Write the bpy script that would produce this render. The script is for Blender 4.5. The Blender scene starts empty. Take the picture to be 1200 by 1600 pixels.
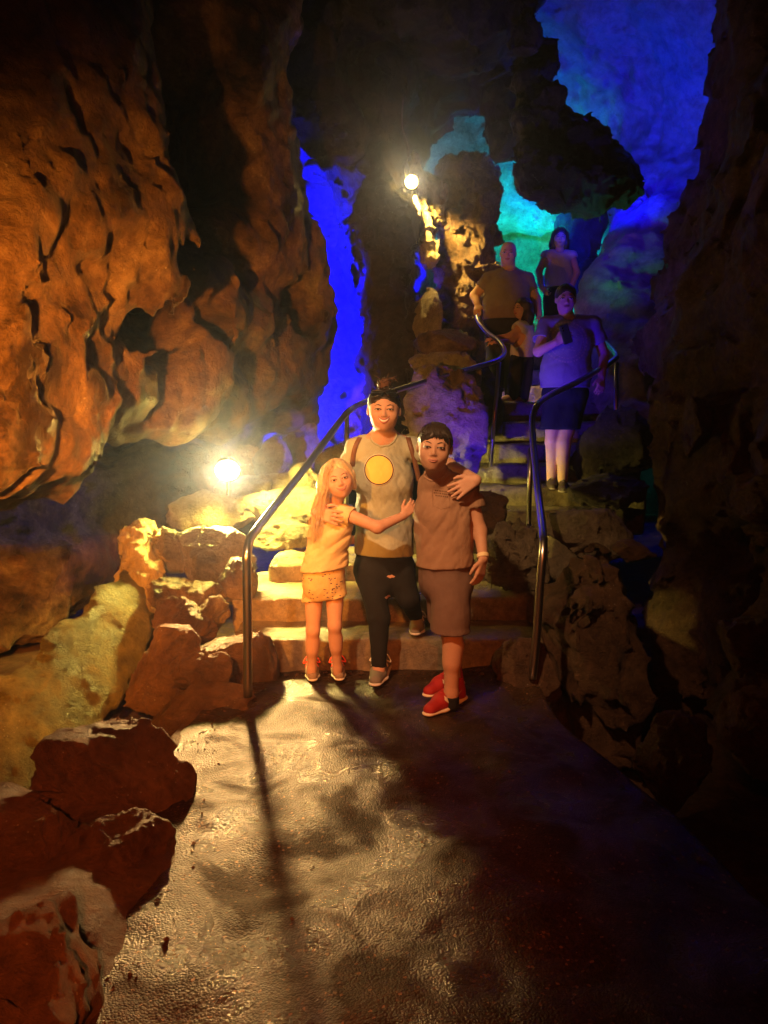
import bpy, math, random
import numpy as np
from mathutils import Vector, Matrix
from mathutils.bvhtree import BVHTree

S = bpy.context.scene
COL = S.collection
R = math.radians

# ------------------------------------------------------------------ camera
CAM_H, PITCH, FPX = 1.5, R(7.5), 1190.0
cd = bpy.data.cameras.new('camera')
cam = bpy.data.objects.new('camera', cd)
COL.objects.link(cam)
cam.location = (0, 0, CAM_H)
cam.rotation_euler = (R(90) - PITCH, 0, 0)
cd.sensor_fit = 'VERTICAL'
cd.sensor_height = 36.0
cd.lens = 36.0 * FPX / 1600.0
cd.clip_start, cd.clip_end = 0.05, 200
S.camera = cam
SA, CA = math.sin(PITCH), math.cos(PITCH)

def at(px, py, Y):
    """world point seen at photo pixel (px, py) when it stands Y metres ahead"""
    dx, dy = (px - 600) / FPX, (800 - py) / FPX
    d = np.array([dx, CA + dy * SA, -SA + dy * CA])
    return np.array([0, 0, CAM_H]) + d * (Y / d[1])

def onz(px, py, z):
    """world point at photo pixel on the level z"""
    dx, dy = (px - 600) / FPX, (800 - py) / FPX
    d = np.array([dx, CA + dy * SA, -SA + dy * CA])
    return np.array([0, 0, CAM_H]) + d * ((z - CAM_H) / d[2])

# ------------------------------------------------------------------ world: underground, nearly black
w = bpy.data.worlds.new('World')
S.world = w
w.use_nodes = True
bg = w.node_tree.nodes['Background']
bg.inputs[0].default_value = (0.02, 0.012, 0.008, 1)
bg.inputs[1].default_value = 0.01
S.view_settings.view_transform = 'Standard'
S.view_settings.look = 'None'
S.view_settings.gamma = 1
S.view_settings.exposure = 0.0
S.view_settings.use_curve_mapping = False
S.cycles.use_denoising = True
S.cycles.max_bounces = 6
S.cycles.volume_bounces = 0
S.cycles.volume_step_rate = 4
S.cycles.diffuse_bounces = 3
S.cycles.glossy_bounces = 3
S.cycles.sample_clamp_indirect = 4.0

# ------------------------------------------------------------------ lamps (fixtures built below; key, red, band and the fills are unseen, without any)
def lamp(name, kind, loc, aim, power, color, size=0.1, spot=None, blend=0.3):
    d = bpy.data.lights.new(name, kind)
    d.energy = power
    d.color = color
    if kind == 'AREA':
        d.shape = 'DISK'
        d.size = size
    else:
        d.shadow_soft_size = size
    if kind == 'SPOT':
        d.spot_size = R(spot)
        d.spot_blend = blend
    o = bpy.data.objects.new(name, d)
    COL.objects.link(o)
    o.location = loc
    v = Vector(aim) - Vector(loc)
    o.rotation_euler = v.to_track_quat('-Z', 'Y').to_euler()
    return o

YEL = (1.0, 0.80, 0.14)
ORA = (1.0, 0.36, 0.06)
BLU = (0.03, 0.03, 1.0)
FLOOD_POS = at(355, 738, 5.6)
WHITE_POS = at(643, 284, 8.15)
def fdir(az, el):
    az, el = R(az), R(el)
    return np.array([math.sin(az) * math.cos(el), -math.cos(az) * math.cos(el), math.sin(el)])
LAMPS = {
    'flood': ('SPOT', FLOOD_POS, FLOOD_POS + fdir(8, -27), 1050, (1.0, 0.55, 0.18), 0.075, 40, 1.0),
    'flood_up': ('SPOT', FLOOD_POS + np.array([0.0, -0.01, 0.0]), FLOOD_POS + fdir(36, 9), 800, (1.0, 0.74, 0.30), 0.045, 30, 0.6),
    'spill_right': ('SPOT', FLOOD_POS + np.array([0.09, -0.03, 0.03]), FLOOD_POS + fdir(118, -35), 460, YEL, 0.04, 100, 0.5),
    'flood_front': ('SPOT', FLOOD_POS + np.array([0.0, -0.02, 0.01]), FLOOD_POS + fdir(12, 5.5), 900, (1.0, 0.80, 0.40), 0.05, 30, 1.0),  # beam toward the camera, added for the floodlight's halo in the haze
    'spill_steps': ('SPOT', FLOOD_POS + np.array([0.10, -0.05, 0.0]), FLOOD_POS + fdir(24, -42), 330, (1.0, 0.70, 0.2), 0.05, 42, 0.6),
    'spill_down': ('SPOT', FLOOD_POS + np.array([-0.02, -0.14, 0.02]), FLOOD_POS + np.array([-0.06, -0.30, -0.9]), 380, YEL, 0.05, 112, 0.5),
    'spill_left': ('SPOT', FLOOD_POS + np.array([-0.12, -0.03, -0.02]), FLOOD_POS + fdir(-47, -38), 190, YEL, 0.03, 50, 0.4),
    'spill': ('POINT', FLOOD_POS + np.array([0.02, -0.12, 0.04]), FLOOD_POS, 24, YEL, 0.04, None, 0),
    'white': ('SPOT', WHITE_POS + np.array([0.03, 0.06, -0.13]), WHITE_POS + np.array([0.12, 0.46, -0.66]), 950, (1.0, 0.64, 0.14), 0.05, 114, 0.5),
    'white_front': ('SPOT', WHITE_POS + np.array([0.0, -0.13, -0.03]), (0, 0, 1.7), 240, (1.0, 0.80, 0.45), 0.05, 24, 1.0),  # camera-facing beam added so the haze glows round the white lamp
    'key': ('SPOT', (-0.85, 1.5, 3.3), (0.08, 3.95, 0.85), 560, (1.0, 0.52, 0.22), 0.05, 41, 1.0),
    'red_fill': ('POINT', (-0.8, -1.45, 2.7), (0, 0, 0), 60, (1.0, 0.12, 0.015), 0.06, None, 0),  # unseen fill light added to redden the shadows
    'red': ('SPOT', (0.1, -1.2, 2.3), (-0.95, 2.6, 0.3), 780, (1.0, 0.17, 0.02), 0.05, 52, 1.0),  # unseen red spot added behind the camera for the left foreground boulders
    'band': ('SPOT', (-1.22, 1.75, 1.55), tuple(at(60, 690, 3.55)), 1350, (1.0, 0.31, 0.03), 0.05, 92, 1.0),
    'gap': ('AREA', tuple(at(458, 430, 8.6)), tuple(at(540, 440, 9.6)), 1000, (0.0, 0.0, 1.0), 0.15, None, 0),
    'gap_low': ('AREA', tuple(at(455, 610, 8.3)), tuple(at(540, 690, 9.3)), 300, (0.0, 0.0, 1.0), 0.15, None, 0),
    'gap_front': ('SPOT', tuple(at(590, 665, 7.1)), tuple(at(440, 725, 6.9)), 150, (0.04, 0.03, 1.0), 0.06, 66, 0.6),  # spot added out of sight behind the woman to turn these rocks blue
    'stair': ('SPOT', tuple(at(698, 795, 5.3)), tuple(at(845, 540, 6.6)), 190, (0.04, 0.0, 1.0), 0.06, 84, 0.7),
    'cyan': ('AREA', tuple(at(742, 330, 10.3)), tuple(at(735, 220, 13)), 260, (0.0, 0.36, 0.75), 0.15, None, 0),
    'green': ('AREA', tuple(at(850, 440, 10.7)), tuple(at(822, 395, 12)), 110, (0.0, 0.9, 0.4), 0.12, None, 0),
    'under': ('SPOT', tuple(at(908, 530, 7.2)), tuple(at(945, 370, 7.6)), 34, (0.04, 0.9, 0.5), 0.05, 84, 0.5),  # added green spot, hidden by the young man, for the underside and ridge
    'ridge_fill': ('POINT', tuple(at(965, 300, 8.0)), (0, 0, 0), 16, (0.03, 0.0, 1.0), 0.06, None, 0),  # unseen blue fill added to brighten the ridge
    'roof': ('SPOT', tuple(at(940, 315, 8.3)), tuple(at(990, 120, 9.6)), 420, (0.0, 0.0, 1.0), 0.08, 150, 0.6),
}
for _n, _a in LAMPS.items():
    lamp('lamp_' + _n, _a[0], _a[1], _a[2], _a[3], _a[4], _a[5], _a[6], _a[7])
# ------------------------------------------------------------------ noise
_rng = np.random.RandomState(7)
_T = _rng.rand(65536).astype(np.float32) * 2 - 1
_T2 = (_rng.rand(65536, 6).astype(np.float32))

def _hash(ix, iy, iz, seed):
    h = (ix * np.int32(73856093)) ^ (iy * np.int32(19349663)) ^ (iz * np.int32(83492791)) ^ np.int32(seed * 26543)
    h = (h ^ (h >> 13)) * np.int32(1274126177)
    return (h ^ (h >> 16)) & 65535

def vnoise(p, seed=0):
    p = np.asarray(p, np.float32)
    fl = np.floor(p)
    f = p - fl
    i = fl.astype(np.int32)
    u = f * f * f * (f * (f * 6 - 15) + 10)
    ux, uy, uz = u[:, 0], u[:, 1], u[:, 2]
    x, y, z = i[:, 0], i[:, 1], i[:, 2]
    g = []
    for a in (0, 1):
        for b in (0, 1):
            n0 = _T[_hash(x + a, y + b, z, seed)]
            n1 = _T[_hash(x + a, y + b, z + 1, seed)]
            g.append(n0 + (n1 - n0) * uz)
    e0 = g[0] + (g[1] - g[0]) * uy
    e1 = g[2] + (g[3] - g[2]) * uy
    return e0 + (e1 - e0) * ux

def fbm(p, octaves=4, seed=0, ridged=False):
    out, amp, tot = 0, 1.0, 0
    for o in range(octaves):
        n = vnoise(p * (2.03 ** o) + o * 17.3, seed + o)
        if ridged:
            n = 1 - 2 * np.abs(n) ** 0.8
        out = out + amp * n
        tot += amp
        amp *= 0.5
    return out / tot

def facets(p, seed=0):
    """broken rock: a random tilted plane per cell, with a groove where two cells meet"""
    p = np.asarray(p, np.float32)
    i = np.floor(p - 0.5).astype(np.int32)
    n = len(p)
    f1 = np.full(n, 9.0, np.float32)
    f2 = np.full(n, 9.0, np.float32)
    val = np.zeros(n, np.float32)
    for a in (0, 1):
        for b in (0, 1):
            for c in (0, 1):
                x, y, z = i[:, 0] + a, i[:, 1] + b, i[:, 2] + c
                r = _T2[_hash(x, y, z, seed)]
                vx = x + 0.15 + 0.7 * r[:, 0] - p[:, 0]
                vy = y + 0.15 + 0.7 * r[:, 1] - p[:, 1]
                vz = z + 0.15 + 0.7 * r[:, 2] - p[:, 2]
                d = np.sqrt(vx * vx + vy * vy + vz * vz).astype(np.float32)
                pl = vx * (r[:, 3] * 2 - 1) + vy * (r[:, 4] * 2 - 1) + vz * (r[:, 5] * 2 - 1) + (r[:, 3] - 0.5) * 0.5
                m = d < f1
                f2 = np.where(m, f1, np.minimum(f2, d))
                val = np.where(m, pl, val)
                f1 = np.where(m, d, f1)
    return val - 0.35 * np.clip(0.18 - (f2 - f1), 0, 1) / 0.18

# ------------------------------------------------------------------ solid modelling on a grid
class Field:
    def __init__(self, lo, hi, res, fine=(), fres=None):
        self.ax = []
        for k in range(3):
            v, xs = lo[k], []
            while v < hi[k]:
                xs.append(v)
                st = res
                for c, h in fine:
                    if abs(v - c[k]) < h:
                        st = fres
                v += st
            self.ax.append(np.array(xs, np.float32))
        self.res = res
        self.F = np.full([len(a) for a in self.ax], 50.0, np.float32)

    def _sub(self, lo, hi):
        sl = []
        for k in range(3):
            a = np.searchsorted(self.ax[k], lo[k])
            b = np.searchsorted(self.ax[k], hi[k])
            if b <= a:
                return None
            sl.append(slice(a, b))
        X = self.ax[0][sl[0]][:, None, None]
        Y = self.ax[1][sl[1]][None, :, None]
        Z = self.ax[2][sl[2]][None, None, :]
        return tuple(sl), X, Y, Z

    def put(self, fn, lo, hi, k, sub=False):
        m = k + 3 * self.res
        s = self._sub([v - m for v in lo], [v + m for v in hi])
        if s is None:
            return
        sl, X, Y, Z = s
        d = fn(X, Y, Z).astype(np.float32)
        o = self.F[sl]
        if sub:
            a, b = -o, d
            h = np.clip(0.5 + 0.5 * (a - b) / k, 0, 1)       # smooth max(o,-d)
            self.F[sl] = -(a + (b - a) * h - k * h * (1 - h))
        else:
            h = np.clip(0.5 + 0.5 * (o - d) / k, 0, 1)
            self.F[sl] = o + (d - o) * h - k * h * (1 - h)

    def cone(self, a, b, ra, rb, k=0.02, n=None, s=1.0, sub=False):
        """round cone a-b; along unit axis n it is flattened to s"""
        a, b = np.asarray(a, float), np.asarray(b, float)
        rm = max(ra, rb)
        lo, hi = np.minimum(a, b) - rm, np.maximum(a, b) + rm
        ba = b - a
        if n is not None:
            n = np.asarray(n, float)
            n = n / np.linalg.norm(n)
            ba = ba + n * (ba @ n) * (1 / s - 1)
        L = max(float(ba @ ba), 1e-9)
        def fn(X, Y, Z):
            x, y, z = X - a[0], Y - a[1], Z - a[2]
            if n is not None:
                q = (x * n[0] + y * n[1] + z * n[2]) * (1 / s - 1)
                x, y, z = x + n[0] * q, y + n[1] * q, z + n[2] * q
            t = np.clip((x * ba[0] + y * ba[1] + z * ba[2]) / L, 0, 1)
            d = np.sqrt((x - t * ba[0]) ** 2 + (y - t * ba[1]) ** 2 + (z - t * ba[2]) ** 2) - (ra + (rb - ra) * t)
            return d * (math.sqrt(s) if n is not None else 1)
        self.put(fn, lo, hi, k, sub)

    def ball(self, c, r, k=0.02, M=None, sub=False):
        """ellipsoid; M columns are its axes"""
        c = np.asarray(c, float)
        r = np.asarray([r] * 3 if np.isscalar(r) else r, float)
        rm = max(r)
        M = np.eye(3) if M is None else np.asarray(M)
        def fn(X, Y, Z):
            x, y, z = X - c[0], Y - c[1], Z - c[2]
            u = [(x * M[0, j] + y * M[1, j] + z * M[2, j]) / r[j] for j in range(3)]
            k0 = np.sqrt(u[0] ** 2 + u[1] ** 2 + u[2] ** 2)
            k1 = np.sqrt((u[0] / r[0]) ** 2 + (u[1] / r[1]) ** 2 + (u[2] / r[2]) ** 2) + 1e-6
            return k0 * (k0 - 1) / k1
        self.put(fn, c - rm, c + rm, k, sub)

    def cut(self, p, n, k=0.004):
        """keep the side that n points away from"""
        n = np.asarray(n, float) / np.linalg.norm(n)
        d = (self.ax[0][:, None, None] - p[0]) * n[0] + (self.ax[1][None, :, None] - p[1]) * n[1] + (self.ax[2][None, None, :] - p[2]) * n[2]
        h = np.clip(0.5 + 0.5 * (self.F - d) / k, 0, 1)
        self.F = (d + (self.F - d) * h + k * h * (1 - h)).astype(np.float32)

    def rough(self, fn, band):
        """add fn(points) to the field near its surface"""
        idx = np.nonzero(np.abs(self.F) < band)
        if len(idx[0]) == 0:
            return
        p = np.stack([self.ax[k][idx[k]] for k in range(3)], 1)
        self.F[idx] += fn(p).astype(np.float32)

    def mesh(self):
        F = self.F
        F[0], F[-1], F[:, 0], F[:, -1], F[:, :, 0], F[:, :, -1] = 9, 9, 9, 9, 9, 9
        ins = F < 0
        n = np.zeros([s - 1 for s in F.shape], np.int8)
        for a in (0, 1):
            for b in (0, 1):
                for c in (0, 1):
                    n += ins[a:F.shape[0] - 1 + a, b:F.shape[1] - 1 + b, c:F.shape[2] - 1 + c]
        act = np.nonzero((n > 0) & (n < 8))
        if len(act[0]) == 0:
            return np.zeros((0, 3)), np.zeros((0, 4), int)
        vid = np.full(n.shape, -1, np.int32)
        vid[act] = np.arange(len(act[0]))
        acc = np.zeros((len(act[0]), 3))
        cnt = np.zeros(len(act[0]))
        cs = [(a, b, c) for a in (0, 1) for b in (0, 1) for c in (0, 1)]
        val, pos = {}, {}
        for q in cs:
            ii = [act[k] + q[k] for k in range(3)]
            val[q] = F[ii[0], ii[1], ii[2]].astype(np.float64)
            pos[q] = np.stack([self.ax[k][ii[k]] for k in range(3)], 1).astype(np.float64)
        for q in cs:
            for k in range(3):
                if q[k] == 0:
                    e = list(q); e[k] = 1; e = tuple(e)
                    m = (val[q] < 0) != (val[e] < 0)
                    t = val[q][m] / (val[q][m] - val[e][m])
                    acc[m] += pos[q][m] + (pos[e][m] - pos[q][m]) * t[:, None]
                    cnt[m] += 1
        V = acc / cnt[:, None]
        faces = []
        for k in range(3):
            a, b = (k + 1) % 3, (k + 2) % 3
            s0 = [slice(None)] * 3; s1 = [slice(None)] * 3
            s0[k] = slice(0, -1); s1[k] = slice(1, None)
            A, B = ins[tuple(s0)], ins[tuple(s1)]
            e = np.nonzero(A != B)
            keep = (e[a] > 0) & (e[b] > 0) & (e[a] < F.shape[a] - 1) & (e[b] < F.shape[b] - 1)
            e = [x[keep] for x in e]
            flip = A[tuple(e)]
            def cell(da, db):
                c = [None] * 3
                c[k] = e[k]; c[a] = e[a] - da; c[b] = e[b] - db
                return vid[c[0], c[1], c[2]]
            q = np.stack([cell(1, 1), cell(0, 1), cell(0, 0), cell(1, 0)], 1)
            q[~flip] = q[~flip][:, ::-1]
            faces.append(q)
        return V, np.concatenate(faces)

def vnormals(V, Fq):
    n = np.cross(V[Fq[:, 2]] - V[Fq[:, 0]], V[Fq[:, 3]] - V[Fq[:, 1]])
    N = np.zeros_like(V)
    for k in range(4):
        np.add.at(N, Fq[:, k], n)
    return N / (np.linalg.norm(N, axis=1)[:, None] + 1e-9)

# ------------------------------------------------------------------ objects
ORIG = {}

def thing(name, label, cat, loc, group=None):
    o = bpy.data.objects.new(name, None)
    COL.objects.link(o)
    o.empty_display_size = 0.1
    o.location = tuple(float(v) for v in loc)
    ORIG[o.name] = np.asarray(loc, float)
    tag(o, label, cat, group)
    return o

def tag(o, label=None, cat=None, group=None, kind=None):
    if label: o['label'] = label
    if cat: o['category'] = cat
    if group: o['group'] = group
    if kind: o['kind'] = kind
    return o

def obj(name, V, Fc, m, parent=None, origin=None, smooth=True):
    V = np.asarray(V, float)
    if parent is not None:
        og = ORIG[parent.name]
    else:
        og = np.zeros(3) if origin is None else np.asarray(origin, float)
    me = bpy.data.meshes.new(name)
    V = V - og
    if isinstance(Fc, np.ndarray) and Fc.ndim == 2:
        nf, k = Fc.shape
        me.vertices.add(len(V)); me.vertices.foreach_set('co', V.astype(np.float32).ravel())
        me.loops.add(nf * k); me.loops.foreach_set('vertex_index', Fc.astype(np.int32).ravel())
        me.polygons.add(nf)
        me.polygons.foreach_set('loop_start', np.arange(0, nf * k, k, dtype=np.int32))
        me.update(calc_edges=True)
        me.validate()
    else:
        me.from_pydata([tuple(v) for v in V], [], [list(f) for f in Fc])
        me.update()
    if smooth and len(me.polygons):
        me.polygons.foreach_set('use_smooth', np.ones(len(me.polygons), bool))
    me.materials.append(m)
    o = bpy.data.objects.new(name, me)
    COL.objects.link(o)
    if parent is not None:
        o.parent = parent
    else:
        o.location = tuple(og)
    ORIG[o.name] = og
    return o

def fobj(name, fld, m, parent=None, origin=None):
    V, Fq = fld.mesh()
    return obj(name, V, Fq, m, parent, origin)

def smooth_path(pts, n=6):
    pts = [np.asarray(p, float) for p in pts]
    P = [2 * pts[0] - pts[1]] + pts + [2 * pts[-1] - pts[-2]]
    out = []
    for i in range(1, len(P) - 2):
        p0, p1, p2, p3 = P[i - 1:i + 3]
        for j in range(n):
            t = j / n
            out.append(0.5 * ((2 * p1) + (-p0 + p2) * t + (2 * p0 - 5 * p1 + 4 * p2 - p3) * t * t + (-p0 + 3 * p1 - 3 * p2 + p3) * t ** 3))
    out.append(P[-2])
    return out

def tube(pts, r, sides=10, vo=0, caps=True):
    """tube along pts; r a number or one per point. returns V, faces"""
    pts = [np.asarray(p, float) for p in pts]
    rr = [r] * len(pts) if np.isscalar(r) else r
    V, Fc = [], []
    up = np.array([0.13, 0.21, 0.97])
    for i, p in enumerate(pts):
        t = pts[min(i + 1, len(pts) - 1)] - pts[max(i - 1, 0)]
        t = t / (np.linalg.norm(t) + 1e-9)
        if i == 0 and abs(t @ up) > 0.9:
            up = np.array([1.0, 0.1, 0.05])
        u = up - t * (up @ t)
        u /= np.linalg.norm(u) + 1e-9
        up = u
        v = np.cross(t, u)
        for s in range(sides):
            a = 2 * math.pi * s / sides
            V.append(p + rr[i] * (u * math.cos(a) + v * math.sin(a)))
    for i in range(len(pts) - 1):
        for s in range(sides):
            s2 = (s + 1) % sides
            Fc.append((vo + i * sides + s, vo + i * sides + s2, vo + (i + 1) * sides + s2, vo + (i + 1) * sides + s))
    if caps:
        Fc.append(tuple(vo + s for s in range(sides))[::-1])
        Fc.append(tuple(vo + (len(pts) - 1) * sides + s for s in range(sides)))
    return V, Fc

class MB:
    def __init__(s):
        s.V, s.F = [], []
    def tube(s, pts, r, sides=8):
        v, f = tube(pts, r, sides, len(s.V))
        s.V += v; s.F += f
    def add(s, V, Fc):
        o = len(s.V)
        s.V += [np.asarray(v, float) for v in V]
        s.F += [tuple(i + o for i in f) for f in Fc]
    def lathe(s, base, axis, prof, sides=20):
        """prof: list of (distance along axis, radius)"""
        axis = np.asarray(axis, float); axis = axis / np.linalg.norm(axis)
        s.tube_prof([np.asarray(base) + axis * h for h, r in prof], [max(r, 1e-4) for h, r in prof], axis, sides)
    def tube_prof(s, pts, rs, t, sides):
        u = np.cross(t, [0.31, 0.2, 0.93]); u /= np.linalg.norm(u)
        v = np.cross(t, u)
        o = len(s.V)
        for p, r in zip(pts, rs):
            for k in range(sides):
                a = 2 * math.pi * k / sides
                s.V.append(p + r * (u * math.cos(a) + v * math.sin(a)))
        for i in range(len(pts) - 1):
            for k in range(sides):
                k2 = (k + 1) % sides
                s.F.append((o + i * sides + k, o + i * sides + k2, o + (i + 1) * sides + k2, o + (i + 1) * sides + k))
    def build(s, name, m, parent=None, origin=None, smooth=True):
        return obj(name, s.V, s.F, m, parent, origin, smooth)

# ------------------------------------------------------------------ materials
def nodes(m):
    m.use_nodes = True
    nt = m.node_tree
    return nt, nt.nodes['Principled BSDF']

def N(nt, t, **kw):
    n = nt.nodes.new(t)
    for k, v in kw.items():
        if k.startswith('i_'):
            n.inputs[k[2:].replace('_', ' ')].default_value = v
        else:
            setattr(n, k, v)
    return n

def ramp(nt, stops):
    r = nt.nodes.new('ShaderNodeValToRGB')
    e = r.color_ramp.elements
    while len(e) < len(stops):
        e.new(0.5)
    for k, (p, c) in enumerate(stops):
        e[k].position = p
        e[k].color = (*c, 1) if len(c) == 3 else c
    return r

def rock_mat(name, dark, mid, pale, scale=3.0, rough=(0.3, 0.8), bump=1.0, stretch=None, fleck=0.5, stops=(.32, .5, .66)):
    m = bpy.data.materials.new(name)
    nt, b = nodes(m)
    L = nt.links.new
    g = N(nt, 'ShaderNodeNewGeometry')
    mp = N(nt, 'ShaderNodeMapping')
    if stretch: mp.inputs['Scale'].default_value = stretch
    L(g.outputs['Position'], mp.inputs[0])
    n1 = N(nt, 'ShaderNodeTexNoise', i_Scale=scale, i_Detail=13.0, i_Roughness=0.7, i_Distortion=0.4)
    n2 = N(nt, 'ShaderNodeTexNoise', i_Scale=scale * 7, i_Detail=12.0, i_Roughness=0.8, i_Distortion=0.25)
    n3 = N(nt, 'ShaderNodeTexNoise', i_Scale=scale * 38, i_Detail=6.0, i_Roughness=0.75)
    vo = N(nt, 'ShaderNodeTexVoronoi', i_Scale=scale * 4.2, feature='DISTANCE_TO_EDGE')
    fl = N(nt, 'ShaderNodeTexVoronoi', i_Scale=scale * 17)
    for n in (n1, n2, n3, fl): L(mp.outputs[0], n.inputs['Vector'])
    ad = N(nt, 'ShaderNodeVectorMath', operation='MULTIPLY_ADD'); ad.inputs[1].default_value = (.35, .35, .35)
    L(n1.outputs['Color'], ad.inputs[0]); L(mp.outputs[0], ad.inputs[2]); L(ad.outputs[0], vo.inputs['Vector'])
    r = ramp(nt, [(stops[0], dark), (stops[1], mid), (stops[2], pale)])
    L(n1.outputs['Fac'], r.inputs[0])
    r2 = ramp(nt, [(0.3, (0.28, 0.25, 0.23)), (0.5, (0.85, 0.83, 0.8)), (0.68, (1.3, 1.27, 1.22))])
    L(n2.outputs['Fac'], r2.inputs[0])
    mx = N(nt, 'ShaderNodeMix', data_type='RGBA', blend_type='MULTIPLY')
    mx.inputs[0].default_value = 0.9
    L(r.outputs[0], mx.inputs[6]); L(r2.outputs[0], mx.inputs[7])
    # pale crystal flecks in patches, their glints painted as colour
    lt = N(nt, 'ShaderNodeMath', operation='LESS_THAN'); lt.inputs[1].default_value = .13
    L(fl.outputs['Distance'], lt.inputs[0])
    gt = N(nt, 'ShaderNodeMath', operation='GREATER_THAN'); gt.inputs[1].default_value = .57
    L(n1.outputs['Fac'], gt.inputs[0])
    ml = N(nt, 'ShaderNodeMath', operation='MULTIPLY'); L(lt.outputs[0], ml.inputs[0]); L(gt.outputs[0], ml.inputs[1])
    ml2 = N(nt, 'ShaderNodeMath', operation='MULTIPLY'); ml2.inputs[1].default_value = fleck; L(ml.outputs[0], ml2.inputs[0])
    mf = N(nt, 'ShaderNodeMix', data_type='RGBA'); L(ml2.outputs[0], mf.inputs[0]); L(mx.outputs[2], mf.inputs[6]); mf.inputs[7].default_value = (.62, .56, .46, 1)
    L(mf.outputs[2], b.inputs['Base Color'])
    rr = N(nt, 'ShaderNodeMapRange')
    rr.inputs[1].default_value = 0.4; rr.inputs[2].default_value = 0.6
    rr.inputs[3].default_value = rough[0]; rr.inputs[4].default_value = rough[1]
    L(n1.outputs['Fac'], rr.inputs[0]); L(rr.outputs[0], b.inputs['Roughness'])
    b.inputs['Specular IOR Level'].default_value = 0.45
    a1 = N(nt, 'ShaderNodeMath', operation='MULTIPLY_ADD'); a1.inputs[1].default_value = 0.34
    L(n3.outputs['Fac'], a1.inputs[0]); L(n2.outputs['Fac'], a1.inputs[2])
    mr = N(nt, 'ShaderNodeMapRange'); mr.inputs[2].default_value = .09; L(vo.outputs['Distance'], mr.inputs[0])
    a2 = N(nt, 'ShaderNodeMath', operation='MULTIPLY_ADD'); a2.inputs[1].default_value = 0.03
    L(mr.outputs[0], a2.inputs[0]); L(a1.outputs[0], a2.inputs[2])
    bp = N(nt, 'ShaderNodeBump', i_Strength=bump, i_Distance=0.16)
    L(a2.outputs[0], bp.inputs['Height']); L(bp.outputs[0], b.inputs['Normal'])
    return m

def plain(name, col, rough=0.6, metal=0.0, bump=0.0, bscale=200.0, var=0.0, vscale=6.0, spec=0.4, sss=0.0):
    m = bpy.data.materials.new(name)
    nt, b = nodes(m)
    L = nt.links.new
    b.inputs['Base Color'].default_value = (*col, 1)
    b.inputs['Roughness'].default_value = rough
    b.inputs['Metallic'].default_value = metal
    b.inputs['Specular IOR Level'].default_value = spec
    if sss:
        b.inputs['Subsurface Weight'].default_value = sss
        b.inputs['Subsurface Radius'].default_value = (0.012, 0.004, 0.002)
        b.inputs['Subsurface Scale'].default_value = 0.6
    tc = N(nt, 'ShaderNodeTexCoord')
    if var:
        n = N(nt, 'ShaderNodeTexNoise', i_Scale=vscale, i_Detail=8.0, i_Roughness=0.65)
        L(tc.outputs['Object'], n.inputs['Vector'])
        r = ramp(nt, [(0.3, tuple(c * (1 - var) for c in col)), (0.7, tuple(min(1, c * (1 + var)) for c in col))])
        L(n.outputs['Fac'], r.inputs[0]); L(r.outputs[0], b.inputs['Base Color'])
    if bump:
        n = N(nt, 'ShaderNodeTexNoise', i_Scale=bscale, i_Detail=4.0)
        L(tc.outputs['Object'], n.inputs['Vector'])
        bp = N(nt, 'ShaderNodeBump', i_Strength=bump, i_Distance=0.01)
        L(n.outputs['Fac'], bp.inputs['Height']); L(bp.outputs[0], b.inputs['Normal'])
    return m

def glow(name, col, strength):
    m = bpy.data.materials.new(name)
    nt, b = nodes(m)
    b.inputs['Base Color'].default_value = (*col, 1)
    b.inputs['Emission Color'].default_value = (*col, 1)
    b.inputs['Emission Strength'].default_value = strength
    return m

M = {}
M['limestone'] = rock_mat('limestone', (0.035, 0.022, 0.010), (0.20, 0.115, 0.058), (0.42, 0.29, 0.17), 1.5, stops=(.40, .51, .62))
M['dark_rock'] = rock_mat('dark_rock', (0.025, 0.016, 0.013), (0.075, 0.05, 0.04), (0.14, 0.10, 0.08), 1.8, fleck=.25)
M['pale_rock'] = rock_mat('pale_rock', (0.16, 0.12, 0.075), (0.36, 0.29, 0.20), (0.50, 0.43, 0.31), 2.0)
M['vault_rock'] = rock_mat('vault_rock', (0.12, 0.09, 0.07), (0.22, 0.18, 0.14), (0.30, 0.25, 0.2), 1.2, bump=.35, fleck=.2)
M['red_rock'] = rock_mat('red_rock', (0.07, 0.03, 0.016), (0.18, 0.085, 0.044), (0.27, 0.14, 0.075), 2.2, rough=(.5, .9))
M['olive_rock'] = rock_mat('olive_rock', (0.06, 0.055, 0.02), (0.20, 0.18, 0.075), (0.34, 0.30, 0.15), 2.4)  # olive-toned rock for the ledge
M['step_stone'] = rock_mat('step_stone', (0.10, 0.075, 0.05), (0.22, 0.17, 0.11), (0.34, 0.27, 0.18), 2.6, rough=(.25, .6), bump=.4)
M['drip'] = rock_mat('flowstone', (0.20, 0.15, 0.08), (0.40, 0.32, 0.18), (0.55, 0.46, 0.30), 3.0, rough=(0.2, 0.6), bump=0.7, stretch=(1, 1, 0.35))
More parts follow.
